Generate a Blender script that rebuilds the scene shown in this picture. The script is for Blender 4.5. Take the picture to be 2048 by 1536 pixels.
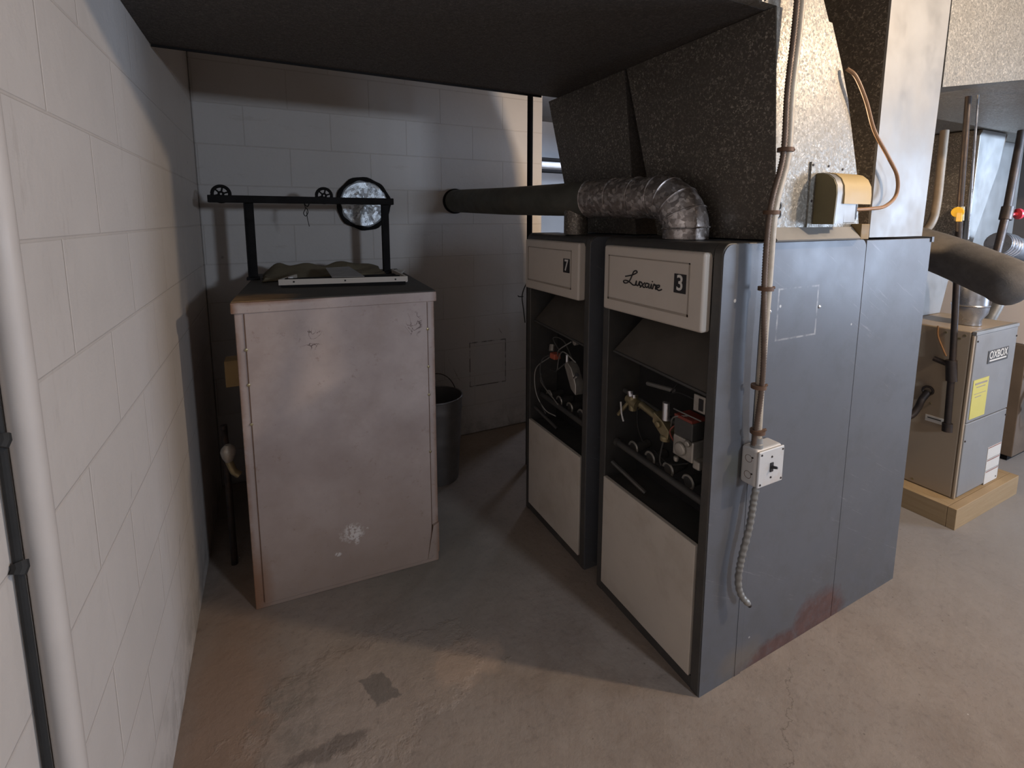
import bpy, bmesh, math, random
from mathutils import Vector, Matrix, Quaternion
random.seed(4)
scene = bpy.context.scene
for o in list(bpy.data.objects): bpy.data.objects.remove(o)
COL = scene.collection
PI = math.pi

# ------------------------------------------------------------------ camera
cam_d = bpy.data.cameras.new('camera'); cam = bpy.data.objects.new('camera', cam_d); COL.objects.link(cam)
YAW, PITCH, ROLL = 0.46498, 0.13043, 0.0012
fw = Vector((math.sin(YAW)*math.cos(PITCH), math.cos(YAW)*math.cos(PITCH), -math.sin(PITCH)))
rt = Vector((math.cos(YAW), -math.sin(YAW), 0)); up = rt.cross(fw)
rt, up = rt*math.cos(ROLL)+up*math.sin(ROLL), -rt*math.sin(ROLL)+up*math.cos(ROLL)
M = Matrix((rt, up, -fw)).transposed().to_4x4(); M.translation = Vector((0, 0, 1.6))
cam.matrix_world = M
cam_d.sensor_width = 36; cam_d.lens = 961*36/2048
cam_d.shift_y = -(768-564.4)/2048
cam_d.clip_start = 0.02
scene.camera = cam

# ------------------------------------------------------------------ view, world, lights
scene.view_settings.view_transform = 'Standard'; scene.view_settings.look = 'None'
scene.view_settings.gamma = 1; scene.view_settings.use_curve_mapping = False
scene.view_settings.exposure = 0.15
w = bpy.data.worlds.new('world'); scene.world = w; w.use_nodes = True
w.node_tree.nodes['Background'].inputs[0].default_value = (0.75, 0.8, 0.95, 1)
w.node_tree.nodes['Background'].inputs[1].default_value = 0.006

def light(name, kind, loc, energy, color, size=0.1, target=None, sizey=None, spread=None):
    d = bpy.data.lights.new(name, kind); o = bpy.data.objects.new(name, d); COL.objects.link(o)
    o.location = loc; d.energy = energy; d.color = color
    if kind == 'AREA':
        d.size = size
        if sizey: d.shape = 'RECTANGLE'; d.size_y = sizey
        if spread: d.spread = spread
    else: d.shadow_soft_size = size
    if target is not None:
        o.rotation_euler = (Vector(target)-Vector(loc)).to_track_quat('-Z', 'Y').to_euler()
    return o
light('warm_bulb', 'POINT', (3.05, -0.45, 2.62), 125, (1.0, 0.78, 0.56), 0.05)
light('cool_fixture', 'AREA', (1.97, -2.3, 2.0), 42, (0.74, 0.84, 1.0), 0.28, (0.6, 2.4, 1.1))
light('cool_doorway', 'AREA', (6.6, -2.0, 1.5), 120, (0.62, 0.76, 1.0), 1.2, (3.2, 1.6, 1.0), 1.8)
light('warm_rear_bulb', 'POINT', (1.925, 1.80, 1.62), 46, (1.0, 0.72, 0.45), 0.02)
light('cool_plenum_fill', 'AREA', (5.3, -0.9, 1.95), 40, (0.60, 0.76, 1.0), 0.4, (5.2, 1.9, 1.95), None, 1.3)  # added fill light to brighten the far plenum, not a known lamp
light('cool_rear_fill', 'AREA', (3.2, 4.0, 2.6), 16, (0.66, 0.76, 1.0), 0.4, (2.6, 4.9, 1.6))  # added fill light for the space past the back wall end

# ------------------------------------------------------------------ materials
class NT:
    def __init__(s, name):
        s.m = bpy.data.materials.new(name); s.m.use_nodes = True; s.t = s.m.node_tree
        s.b = s.t.nodes['Principled BSDF']; s.co = s.t.nodes.new('ShaderNodeTexCoord')
        s.P = s.co.outputs['Object']
    def n(s, kind, **kw):
        nd = s.t.nodes.new(kind)
        for k, v in kw.items(): setattr(nd, k, v)
        return nd
    def link(s, a, b): s.t.links.new(a, b)
    def setin(s, sock, v):
        if isinstance(v, bpy.types.NodeSocket): s.link(v, sock)
        elif isinstance(v, (tuple, list)) and len(v) == 3 and sock.type == 'RGBA': sock.default_value = (*v, 1)
        else: sock.default_value = v
    def math(s, op, a, b=0.0, clamp=False):
        nd = s.n('ShaderNodeMath', operation=op, use_clamp=clamp); s.setin(nd.inputs[0], a); s.setin(nd.inputs[1], b); return nd.outputs[0]
    def mix(s, f, a, b, blend='MIX'):
        nd = s.n('ShaderNodeMix', data_type='RGBA', blend_type=blend); s.setin(nd.inputs[0], f); s.setin(nd.inputs[6], a); s.setin(nd.inputs[7], b); return nd.outputs[2]
    def noise(s, scale, detail=4, rough=0.55, vec=None, dist=0.0):
        nd = s.n('ShaderNodeTexNoise'); nd.inputs['Scale'].default_value = scale; nd.inputs['Detail'].default_value = detail
        nd.inputs['Roughness'].default_value = rough; nd.inputs['Distortion'].default_value = dist
        s.link(vec or s.P, nd.inputs['Vector']); return nd.outputs[0]
    def ramp(s, f, lo, hi, a=0.0, b=1.0):
        nd = s.n('ShaderNodeMapRange'); nd.clamp = True; s.setin(nd.inputs[0], f)
        for i, v in enumerate((lo, hi, a, b)): nd.inputs[i+1].default_value = v
        return nd.outputs[0]
    def sep(s):
        nd = s.n('ShaderNodeSeparateXYZ'); s.link(s.P, nd.inputs[0]); return nd.outputs
    def vmap(s, scale=(1, 1, 1), loc=(0, 0, 0)):
        nd = s.n('ShaderNodeMapping'); s.link(s.P, nd.inputs[0]); nd.inputs['Scale'].default_value = scale; nd.inputs['Location'].default_value = loc; return nd.outputs[0]
    def blob(s, c, r, soft=0.35, wob=0.35, ns=9):
        """mask round world point c with radii r (a patch with its own ragged shape)"""
        sub = s.n('ShaderNodeVectorMath', operation='SUBTRACT'); s.link(s.P, sub.inputs[0]); sub.inputs[1].default_value = c
        dv = s.n('ShaderNodeVectorMath', operation='DIVIDE'); s.link(sub.outputs[0], dv.inputs[0]); dv.inputs[1].default_value = r
        ln = s.n('ShaderNodeVectorMath', operation='LENGTH'); s.link(dv.outputs[0], ln.inputs[0])
        d = s.math('ADD', ln.outputs['Value'], s.math('MULTIPLY', s.math('SUBTRACT', s.noise(ns, 5, 0.65), 0.5), wob*2.4))
        return s.ramp(d, 1.0, 1.0-soft)
    def bump(s, h, strength=0.3, dist=0.01, prev=None):
        nd = s.n('ShaderNodeBump'); nd.inputs['Strength'].default_value = strength; nd.inputs['Distance'].default_value = dist
        s.link(h, nd.inputs['Height'])
        if prev: s.link(prev, nd.inputs['Normal'])
        return nd.outputs[0]
    def done(s, col, rough=0.5, metal=0.0, normal=None, spec=None):
        s.setin(s.b.inputs['Base Color'], col); s.setin(s.b.inputs['Roughness'], rough); s.setin(s.b.inputs['Metallic'], metal)
        if normal: s.link(normal, s.b.inputs['Normal'])
        if spec is not None: s.b.inputs['Specular IOR Level'].default_value = spec
        return s.m

def plain(name, col, rough=0.5, metal=0.0, var=0.18, scale=14, dirt=None, dirtamt=0.5, bump=0.12):
    t = NT(name)
    dark = tuple(c*(1-var*1.6) for c in col); lite = tuple(min(1, c*(1+var)) for c in col)
    c = t.mix(t.noise(scale, 5), dark, lite)
    if dirt: c = t.mix(t.ramp(t.noise(scale*0.45, 6, 0.7), 0.5, 0.72, 0, dirtamt), c, dirt)
    nrm = t.bump(t.noise(scale*7, 4), bump, 0.002)
    r = t.ramp(t.noise(scale*1.5, 3), 0.3, 0.7, max(0, rough-0.08), min(1, rough+0.1))
    return t.done(c, r, metal, nrm)

def galv(name, a, b, scale=45, metal=0.75, rough=0.42, dust=None, dustamt=0.5, power=3.0):
    t = NT(name)
    v = t.n('ShaderNodeTexVoronoi'); v.inputs['Scale'].default_value = scale
    nd = t.n('ShaderNodeVectorMath', operation='ADD'); t.link(t.P, nd.inputs[0])
    nz = t.n('ShaderNodeTexNoise'); nz.inputs['Scale'].default_value = scale*0.6; t.link(t.P, nz.inputs['Vector'])
    sc = t.n('ShaderNodeVectorMath', operation='SCALE'); t.link(nz.outputs['Color'], sc.inputs[0]); sc.inputs[3].default_value = 0.02
    t.link(sc.outputs[0], nd.inputs[1]); t.link(nd.outputs[0], v.inputs['Vector'])
    sp = t.n('ShaderNodeSeparateColor'); t.link(v.outputs['Color'], sp.inputs[0])
    sparkle = t.math('POWER', sp.outputs[0], power)
    c = t.mix(sparkle, a, b)
    r = t.ramp(sp.outputs[1], 0, 1, rough-0.1, rough+0.18)
    if dust:
        dm = t.ramp(t.noise(5, 6, 0.7), 0.38, 0.68, 0, dustamt)
        c = t.mix(dm, c, dust)
    nrm = t.bump(sp.outputs[2], 0.12, 0.002)
    return t.done(c, r, metal, nrm)

def block_wall(name, axis, base, off):
    t = NT(name)
    o = t.sep(); cb = t.n('ShaderNodeCombineXYZ')
    u = t.math('ADD', o[1] if axis == 'y' else o[0], off[0]); v = t.math('ADD', o[2], off[1])
    t.link(u, cb.inputs[0]); t.link(v, cb.inputs[1])
    br = t.n('ShaderNodeTexBrick', offset=0.5); t.link(cb.outputs[0], br.inputs['Vector'])
    br.inputs['Scale'].default_value = 1; br.inputs['Brick Width'].default_value = 0.465; br.inputs['Row Height'].default_value = 0.2235
    br.inputs['Mortar Size'].default_value = 0.004; br.inputs['Mortar Smooth'].default_value = 0.6
    br.inputs['Color1'].default_value = (1, 1, 1, 1); br.inputs['Color2'].default_value = (0.98, 0.98, 0.975, 1); br.inputs['Mortar'].default_value = (0.90, 0.88, 0.86, 1)
    c = t.mix(t.noise(2.2, 5, 0.6), tuple(x*0.88 for x in base), tuple(min(1, x*1.06) for x in base))
    c = t.mix(0.8, c, br.outputs['Color'], 'MULTIPLY')
    # scuffs: thin streaks, drips and specks
    sv = t.vmap((9, 9, 1.2) if axis == 'y' else (2, 2, 9))
    c = t.mix(t.ramp(t.noise(2.4, 7, 0.75, sv), 0.60, 0.68, 0, 0.22), c, (0.30, 0.25, 0.21))
    st2 = t.n('ShaderNodeVectorRotate'); t.link(t.P, st2.inputs[0]); st2.inputs['Axis'].default_value = (1, 0, 0) if axis == 'y' else (0, 1, 0); st2.inputs['Angle'].default_value = 0.5
    mp2 = t.n('ShaderNodeMapping'); t.link(st2.outputs[0], mp2.inputs[0]); mp2.inputs['Scale'].default_value = (14, 14, 1.6)
    c = t.mix(t.math('MULTIPLY', t.ramp(t.noise(2.0, 4, 0.6, mp2.outputs[0]), 0.70, 0.74, 0, 0.7), t.ramp(o[2], 1.25, 0.9)), c, (0.16, 0.12, 0.10))
    vo = t.n('ShaderNodeTexVoronoi'); vo.inputs['Scale'].default_value = 4.5; t.link(t.P, vo.inputs['Vector'])
    c = t.mix(t.ramp(vo.outputs['Distance'], 0.045, 0.02, 0, 0.5), c, (0.16, 0.13, 0.11))
    low = t.ramp(o[2], 0.30, 0.0); 
    c = t.mix(t.math('MULTIPLY', low, t.ramp(t.noise(9, 6, 0.7), 0.40, 0.62, 0, 0.75)), c, (0.24, 0.22, 0.20))
    n1 = t.bump(br.outputs['Fac'], 0.5, 0.004); t.t.nodes[-1].invert = True
    n1 = t.bump(t.noise(60, 5, 0.6), 0.18, 0.004, n1)
    return t, c, t.bump(t.noise(5, 4), 0.25, 0.02, n1)

t, c, nrm = block_wall('left_wall_paint', 'y', (0.61, 0.56, 0.52), (-1.405, 0.0))
M_wall_left = t.done(c, 0.5, 0, nrm)
t, c, nrm = block_wall('back_wall_paint', 'x', (0.50, 0.475, 0.455), (0.10, 0.0))
o = t.sep()
ring = t.math('MAXIMUM', t.math('ABSOLUTE', t.math('DIVIDE', t.math('SUBTRACT', o[0], 1.405), 0.145)), t.math('ABSOLUTE', t.math('DIVIDE', t.math('SUBTRACT', o[2], 0.535), 0.165)))
edge = t.ramp(t.math('ABSOLUTE', t.math('SUBTRACT', ring, 1.0)), 0.035, 0.015)
c = t.mix(t.math('MULTIPLY', edge, t.ramp(t.noise(14, 4, 0.7), 0.42, 0.52, 0.15, 0.85)), c, (0.07, 0.06, 0.055))
M_wall_back = t.done(c, 0.6, 0, nrm)
M_wall_far = plain('far_wall_paint', (0.46, 0.46, 0.47), 0.7, var=0.1, scale=3)
M_room = plain('room_concrete', (0.30, 0.28, 0.26), 0.85, var=0.15, scale=3)
M_ceiling = plain('ceiling_concrete', (0.22, 0.20, 0.18), 0.85, var=0.15, scale=3)

# floor
t = NT('floor_concrete'); o = t.sep()
c = t.mix(t.ramp(t.noise(1.3, 7, 0.62), 0.36, 0.66), (0.235, 0.185, 0.15), (0.33, 0.275, 0.235))
c = t.mix(t.ramp(t.noise(11, 7, 0.7), 0.35, 0.7, 0, 0.55), c, (0.29, 0.25, 0.215))
c = t.mix(t.ramp(t.noise(42, 6, 0.75), 0.52, 0.66, 0, 0.45), c, (0.17, 0.14, 0.12))
c = t.mix(t.ramp(t.noise(4.5, 8, 0.75), 0.45, 0.6, 0, 0.35), c, (0.36, 0.30, 0.25))
c = t.mix(t.math('MULTIPLY', t.blob((-0.22, 1.45, 0), (0.20, 1.1, 1), 0.6, 0.25, 5), 0.75), c, (0.27, 0.175, 0.12))
c = t.mix(t.ramp(o[0], 2.0, 3.4, 0, 0.85), c, (0.275, 0.27, 0.27))  # greyer to the right: cool light put into the floor colour
rag = t.blob((0.22, 1.52, 0), (0.40, 0.22, 1), 0.22, 0.75, 6)
c = t.mix(t.math('MULTIPLY', rag, t.ramp(t.noise(16, 8, 0.75), 0.30, 0.62, 0.15, 0.7)), c, (0.37, 0.30, 0.245))
c = t.mix(t.math('MULTIPLY', t.blob((0.56, 1.47, 0), (0.15, 0.11, 1), 0.3, 0.7, 9), 0.75), c, (0.42, 0.32, 0.25))
c = t.mix(t.math('MULTIPLY', t.blob((-0.02, 1.55, 0), (0.14, 0.22, 1), 0.5, 0.7, 9), t.ramp(t.noise(20, 8, 0.75), 0.4, 0.6, 0, 0.7)), c, (0.20, 0.17, 0.14))
c = t.mix(t.math('MULTIPLY', t.blob((0.10, 1.38, 0), (0.13, 0.035, 1), 0.3, 0.9, 14), 0.8), c, (0.16, 0.13, 0.11))
px_ = t.math('ABSOLUTE', t.math('DIVIDE', t.math('SUBTRACT', t.math('ADD', o[0], t.math('MULTIPLY', o[1], 0.35)), 0.775), 0.043)); py_ = t.math('ABSOLUTE', t.math('DIVIDE', t.math('SUBTRACT', o[1], 1.508), 0.062))
pd = t.math('ADD', t.math('MAXIMUM', px_, py_), t.math('MULTIPLY', t.math('SUBTRACT', t.noise(22, 5, 0.7), 0.5), 0.9))
c = t.mix(t.ramp(pd, 1.0, 0.88, 0, 0.95), c, t.mix(t.noise(30, 6, 0.7), (0.15, 0.125, 0.105), (0.215, 0.185, 0.16)))
c = t.mix(t.math('MULTIPLY', t.blob((0.62, 2.15, 0), (0.55, 0.75, 1), 0.6, 0.3, 3), 0.55), c, (0.175, 0.165, 0.135))  # shade between cabinet and furnaces painted into the floor
vo = t.n('ShaderNodeTexVoronoi'); vo.inputs['Scale'].default_value = 16; t.link(t.P, vo.inputs['Vector'])
c = t.mix(t.ramp(vo.outputs['Distance'], 0.06, 0.03, 0, 0.7), c, (0.14, 0.11, 0.09))
vo2 = t.n('ShaderNodeTexVoronoi'); vo2.inputs['Scale'].default_value = 7; vo2.inputs['Randomness'].default_value = 1; t.link(t.vmap((1, 1, 1), (3, 7, 0)), vo2.inputs['Vector'])
c = t.mix(t.ramp(vo2.outputs['Distance'], 0.022, 0.012, 0, 0.8), c, (0.7, 0.66, 0.6))
# hairline crack running away from the furnace corner
line = t.math('SUBTRACT', o[1], t.math('ADD', t.math('MULTIPLY', o[0], 0.60), -0.03))
line = t.math('ADD', line, t.math('MULTIPLY', t.math('SUBTRACT', t.noise(9, 5, 0.7), 0.5), 0.16))
ck = t.math('MULTIPLY', t.ramp(t.math('ABSOLUTE', line), 0.0035, 0.001), t.math('MULTIPLY', t.ramp(o[0], 1.66, 1.55), t.ramp(o[0], 1.0, 1.1)))
c = t.mix(t.math('MULTIPLY', ck, 0.5), c, (0.10, 0.075, 0.06))
n1 = t.bump(t.noise(7, 6, 0.6), 0.35, 0.02); n1 = t.bump(t.noise(55, 5, 0.7), 0.35, 0.004, n1)
n1 = t.bump(rag, 0.22, 0.004, n1); n1 = t.bump(t.math('MULTIPLY', rag, t.noise(38, 8, 0.75)), 0.5, 0.008, n1)
M_floor = t.done(c, t.ramp(t.noise(3, 4), 0.3, 0.7, 0.7, 0.9), 0, n1, 0.25)

M_duct_dark = galv('shade_toned_duct_steel', (0.060, 0.052, 0.047), (0.12, 0.105, 0.092), 200, 0.1, 0.7, power=3.0)  # duct steel with the underside's shade in its dark colour
M_galv = galv('galvanized_steel', (0.25, 0.24, 0.215), (0.48, 0.45, 0.40), 170, 0.55, 0.45, (0.25, 0.225, 0.19), 0.5, 4.0)
M_galv_shade = galv('shade_toned_galvanized_steel', (0.135, 0.118, 0.100), (0.55, 0.49, 0.41), 190, 0.6, 0.42, (0.15, 0.13, 0.11), 0.75, 6.0)  # darker copy of the galvanized steel, shade put into its colour
M_galv_smooth = plain('smooth_sheet_steel', (0.34, 0.335, 0.325), 0.46, 0.5, 0.10, 5, (0.27, 0.25, 0.23), 0.3)
M_pipe_bright = galv('bright_galvanized_pipe', (0.26, 0.235, 0.225), (0.80, 0.75, 0.73), 75, 0.7, 0.36, (0.25, 0.2, 0.17), 0.6, 2.0)
M_pipe_dusty = plain('dusty_vent_steel', (0.105, 0.105, 0.088), 0.7, 0.2, 0.35, 9, (0.16, 0.13, 0.10), 0.4, 0.3)
M_pipe_grey = plain('grey_dust_coated_pipe', (0.135, 0.125, 0.118), 0.9, 0.0, 0.25, 30, (0.08, 0.075, 0.07), 0.5, 0.5)
M_silver = plain('silver_vent_steel', (0.50, 0.51, 0.54), 0.3, 0.85, 0.2, 10)
M_foil = plain('crumpled_foil', (0.72, 0.78, 0.9), 0.32, 0.6, 0.25, 20, (0.2, 0.2, 0.22), 0.5, 1.0)
M_black = plain('black_steel', (0.012, 0.011, 0.011), 0.75, 0.0)
M_black.node_tree.nodes['Principled BSDF'].inputs['Specular IOR Level'].default_value = 0.15
M_rubber = plain('black_rubber', (0.012, 0.012, 0.012), 0.7)
M_iron = plain('dark_iron_pipe', (0.055, 0.045, 0.042), 0.5, 0.5, 0.3, 20, (0.12, 0.07, 0.045), 0.5)
M_frame = plain('charcoal_enamel', (0.075, 0.073, 0.07), 0.45, 0.2, 0.2, 12, (0.13, 0.11, 0.09), 0.5)
M_inside = plain('black_inner_steel', (0.018, 0.017, 0.017), 0.85, 0.0, 0.3, 8)  # near-black tone for the casing gap and burner back plate
M_shield = plain('brown_heat_shield', (0.085, 0.073, 0.060), 0.6, 0.2, 0.25, 7)
M_cream = plain('cream_enamel', (0.60, 0.54, 0.475), 0.38, 0, 0.05, 5, (0.42, 0.34, 0.26), 0.25)
M_cream_low = plain('aged_cream_enamel', (0.60, 0.55, 0.485), 0.42, 0, 0.06, 9, (0.33, 0.27, 0.2), 0.35)
M_groove = plain('cream_groove', (0.36, 0.31, 0.26), 0.5)
M_brass = plain('tarnished_brass', (0.38, 0.32, 0.19), 0.4, 0.7, 0.3, 30)
M_alu = plain('cast_aluminium', (0.52, 0.49, 0.44), 0.4, 0.6, 0.3, 35)
M_chrome = plain('bright_nickel', (0.8, 0.8, 0.82), 0.18, 0.9)
M_red = plain('red_label', (0.24, 0.05, 0.035), 0.5)
M_orange_plastic = plain('orange_red_plastic', (0.5, 0.12, 0.07), 0.5)
M_white = plain('white_plastic', (0.72, 0.71, 0.70), 0.45)
M_print = plain('black_print', (0.02, 0.018, 0.02), 0.5)
M_white_print = plain('white_print', (0.72, 0.70, 0.66), 0.5, var=0.03)
M_conduit = plain('cream_painted_conduit', (0.50, 0.43, 0.34), 0.45, 0.2, 0.15, 30, (0.3, 0.2, 0.13), 0.4)
M_tan_pipe = plain('tan_painted_pipe', (0.24, 0.18, 0.12), 0.55)
M_flex = plain('armoured_flex_conduit', (0.17, 0.12, 0.09), 0.5, 0.5, 0.25, 40)
M_flex_grey = plain('grey_flex_conduit', (0.30, 0.29, 0.27), 0.45, 0.5, 0.25, 40)
M_rust = plain('rusty_strap', (0.16, 0.09, 0.055), 0.6, 0.4, 0.3, 40)
M_cord = plain('tan_cord', (0.38, 0.20, 0.09), 0.5)
M_pipe_white = plain('painted_pipe', (0.50, 0.455, 0.42), 0.5, 0, 0.06, 12)
M_yellow_cover = plain('yellowed_cover', (0.62, 0.43, 0.18), 0.5, 0, 0.06, 6)
M_olive = plain('olive_motor_housing', (0.20, 0.165, 0.085), 0.5, 0.2, 0.2, 8, (0.05, 0.03, 0.02), 0.35)
M_brown_block = plain('brown_wood_block', (0.30, 0.20, 0.08), 0.6)
M_beige = plain('beige_enamel', (0.36, 0.285, 0.205), 0.45, 0, 0.04, 4)
M_grey_panel = plain('light_grey_enamel', (0.27, 0.275, 0.285), 0.4, 0.1, 0.04, 4)
M_yellow = plain('yellow_label', (0.62, 0.56, 0.14), 0.55, 0, 0.03)
M_valve_yellow = plain('yellow_handle', (0.85, 0.50, 0.02), 0.4)
M_valve_red = plain('red_handle', (0.55, 0.04, 0.06), 0.4)
M_pink = plain('pale_sheet', (0.66, 0.60, 0.57), 0.6, 0, 0.04, 4)
M_brown_metal = plain('brown_enamel', (0.17, 0.125, 0.09), 0.55, 0.2, 0.25, 6)
M_tarp = plain('olive_canvas', (0.16, 0.135, 0.085), 0.9, 0, 0.3, 10, (0.08, 0.07, 0.05), 0.6, 0.5)
M_can = plain('dull_pail_steel', (0.20, 0.19, 0.185), 0.5, 0.5, 0.3, 8)
M_box_paint = plain('switch_box_paint', (0.60, 0.59, 0.58), 0.4, 0.1, 0.05, 12, (0.45, 0.28, 0.16), 0.5)
M_paper = plain('paper', (0.6, 0.57, 0.52), 0.8)
M_grey_card = plain('grey_sheet_metal', (0.33, 0.32, 0.31), 0.4, 0.5, 0.1)

# wood base under the newer furnace
t = NT('pine_board')
wv = t.vmap((1.2, 1.2, 22))
c = t.mix(t.noise(3, 6, 0.6, wv), (0.30, 0.19, 0.085), (0.46, 0.34, 0.20))
M_wood = t.done(c, 0.6, 0, t.bump(t.noise(3, 5, 0.6, wv), 0.2, 0.003))

# side of the tall furnaces: blue-grey enamel, scratches, rust at the foot
def side_material():
    t = NT('blue_grey_enamel'); o = t.sep()
    c = t.mix(t.noise(2.5, 5), (0.098, 0.104, 0.118), (0.140, 0.147, 0.165))
    sv = t.vmap((6, 6, 30)); 
    rot = t.n('ShaderNodeVectorRotate'); t.link(t.P, rot.inputs[0]); rot.inputs['Axis'].default_value = (0, 1, 0); rot.inputs['Angle'].default_value = -0.5
    mp = t.n('ShaderNodeMapping'); t.link(rot.outputs[0], mp.inputs[0]); mp.inputs['Scale'].default_value = (2.2, 2.2, 60)
    scr = t.math('MULTIPLY', t.ramp(t.noise(1.6, 6, 0.75, mp.outputs[0]), 0.60, 0.66, 0, 0.55), t.ramp(t.noise(3.5, 3), 0.48, 0.6))
    c = t.mix(scr, c, (0.30, 0.30, 0.31))
    c = t.mix(t.ramp(t.noise(5, 7, 0.75), 0.48, 0.66, 0, 0.45), c, (0.085, 0.088, 0.09))
    vo = t.n('ShaderNodeTexVoronoi'); vo.inputs['Scale'].default_value = 6; t.link(t.P, vo.inputs['Vector'])
    c = t.mix(t.ramp(vo.outputs['Distance'], 0.04, 0.025, 0, 0.8), c, (0.6, 0.58, 0.55))
    lowdirt = t.math('MULTIPLY', t.ramp(o[2], 0.35, 0.0), t.ramp(t.noise(13, 7, 0.75), 0.42, 0.62, 0, 0.55))
    c = t.mix(lowdirt, c, (0.10, 0.10, 0.095))
    rust = t.math('MAXIMUM', t.blob((1.86, 0.99, 0.03), (0.19, 0.3, 0.14), 0.35, 0.35, 10), t.blob((1.58, 0.99, 0.0), (0.20, 0.3, 0.075), 0.35, 0.4, 12))
    c = t.mix(t.math('MULTIPLY', rust, t.ramp(t.noise(30, 7, 0.75), 0.30, 0.50, 0.55, 1.0)), c, t.mix(t.noise(24, 6, 0.7), (0.045, 0.024, 0.022), (0.17, 0.09, 0.075)))
    tan = t.blob((1.40, 0.99, 0.06), (0.14, 0.3, 0.07), 0.7, 0.4, 9)
    c = t.mix(t.math('MULTIPLY', tan, 0.5), c, (0.20, 0.16, 0.12))
    stain = t.blob((1.30, 0.99, 0.80), (0.055, 0.3, 0.075), 0.7, 0.3, 12)
    c = t.mix(t.math('MULTIPLY', stain, 0.55), c, (0.12, 0.12, 0.085))
    # worn outline left where a plate has been
    dx = t.math('ABSOLUTE', t.math('DIVIDE', t.math('SUBTRACT', o[0], 1.572), 0.105)); dz = t.math('ABSOLUTE', t.math('DIVIDE', t.math('SUBTRACT', o[2], 1.29), 0.085))
    e = t.ramp(t.math('ABSOLUTE', t.math('SUBTRACT', t.math('MAXIMUM', dx, dz), 1.0)), 0.05, 0.015)
    c = t.mix(t.math('MULTIPLY', e, t.ramp(t.noise(8, 4, 0.7), 0.45, 0.58, 0, 0.7)), c, (0.42, 0.41, 0.40))
    r = t.math('ADD', t.ramp(t.noise(4, 4), 0.3, 0.7, 0.33, 0.46), t.math('MULTIPLY', rust, 0.4))
    return t.done(c, r, 0.15, t.bump(t.noise(3, 3), 0.08, 0.02))
M_side = side_material()

# pinkish old cabinet
t = NT('pink_beige_enamel'); o = t.sep()
c = t.mix(t.ramp(t.noise(2.3, 6, 0.6), 0.32, 0.66), (0.31, 0.25, 0.235), (0.48, 0.41, 0.39))
c = t.mix(t.ramp(t.noise(6, 7, 0.7), 0.5, 0.75, 0, 0.45), c, (0.31, 0.24, 0.20))
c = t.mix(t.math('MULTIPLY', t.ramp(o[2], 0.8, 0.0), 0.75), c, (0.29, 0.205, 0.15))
edge = t.ramp(t.math('ABSOLUTE', t.math('SUBTRACT', o[0], 0.244)), 0.366, 0.388)
c = t.mix(t.math('MULTIPLY', edge, t.ramp(t.noise(10, 6, 0.7), 0.32, 0.55, 0.25, 0.95)), c, (0.20, 0.095, 0.045))
c = t.mix(t.math('MULTIPLY', t.blob((-0.13, 2.05, 0.05), (0.07, 0.5, 0.26), 0.8, 0.4, 9), 0.8), c, (0.24, 0.115, 0.06))
c = t.mix(t.math('MULTIPLY', t.blob((-0.02, 2.05, 1.29), (0.30, 0.5, 0.02), 0.8, 0.5, 12), 0.8), c, (0.22, 0.11, 0.06))
c = t.mix(t.ramp(t.noise(23, 7, 0.75), 0.60, 0.70, 0, 0.5), c, (0.20, 0.12, 0.08))
for cc, rr in (((0.25, 2.05, 0.245), (0.05, 0.5, 0.035)), ((0.265, 2.05, 0.215), (0.012, 0.5, 0.03)), ((0.185, 2.05, 0.16), (0.012, 0.5, 0.008)), ((0.31, 2.05, 0.25), (0.008, 0.5, 0.006))):
    c = t.mix(t.math('MULTIPLY', t.blob(cc, (rr[0]*1.25, rr[1], rr[2]*1.25), 0.5, 0.9, 22), t.ramp(t.noise(75, 5, 0.7), 0.44, 0.52, 0, 0.85)), c, (0.66, 0.61, 0.57))
for cc, rr in (((0.125, 2.05, 1.12), (0.05, 0.5, 0.05)), ((0.535, 2.05, 1.15), (0.04, 0.5, 0.06))):
    m = t.math('MULTIPLY', t.blob(cc, rr, 0.6, 0.3, 12), t.ramp(t.noise(28, 3, 0.5, None, 2.5), 0.50, 0.53))
    m2 = t.ramp(t.math('ABSOLUTE', t.math('SUBTRACT', t.noise(16, 2, 0.5, None, 1.5), 0.5)), 0.022, 0.008)
    c = t.mix(t.math('MULTIPLY', t.blob(cc, rr, 0.3, 0.2, 12), t.math('MULTIPLY', m2, 0.85)), c, (0.08, 0.05, 0.045))
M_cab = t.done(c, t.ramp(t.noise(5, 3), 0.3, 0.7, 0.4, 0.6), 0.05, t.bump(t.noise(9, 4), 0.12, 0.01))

t = NT('sooty_cabinet_top')
c = t.mix(t.noise(6, 5), (0.03, 0.028, 0.024), (0.075, 0.068, 0.056))
c = t.mix(t.math('MULTIPLY', t.blob((-0.07, 2.13, 1.29), (0.17, 0.13, 1), 0.5, 0.5, 8), 0.9), c, t.mix(t.noise(20, 5), (0.16, 0.085, 0.03), (0.34, 0.21, 0.09)))
M_cab_top = t.done(c, 0.7, 0.1)

# ------------------------------------------------------------------ mesh helpers
def frame_from(d, hint=None):
    d = d.normalized(); h = Vector((0, 0, 1)) if abs(d.z) < 0.9 else Vector((1, 0, 0))
    if hint is not None and abs(hint.dot(d)) < 0.98: h = hint
    a = h.cross(d).normalized(); return a, d.cross(a)

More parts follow.
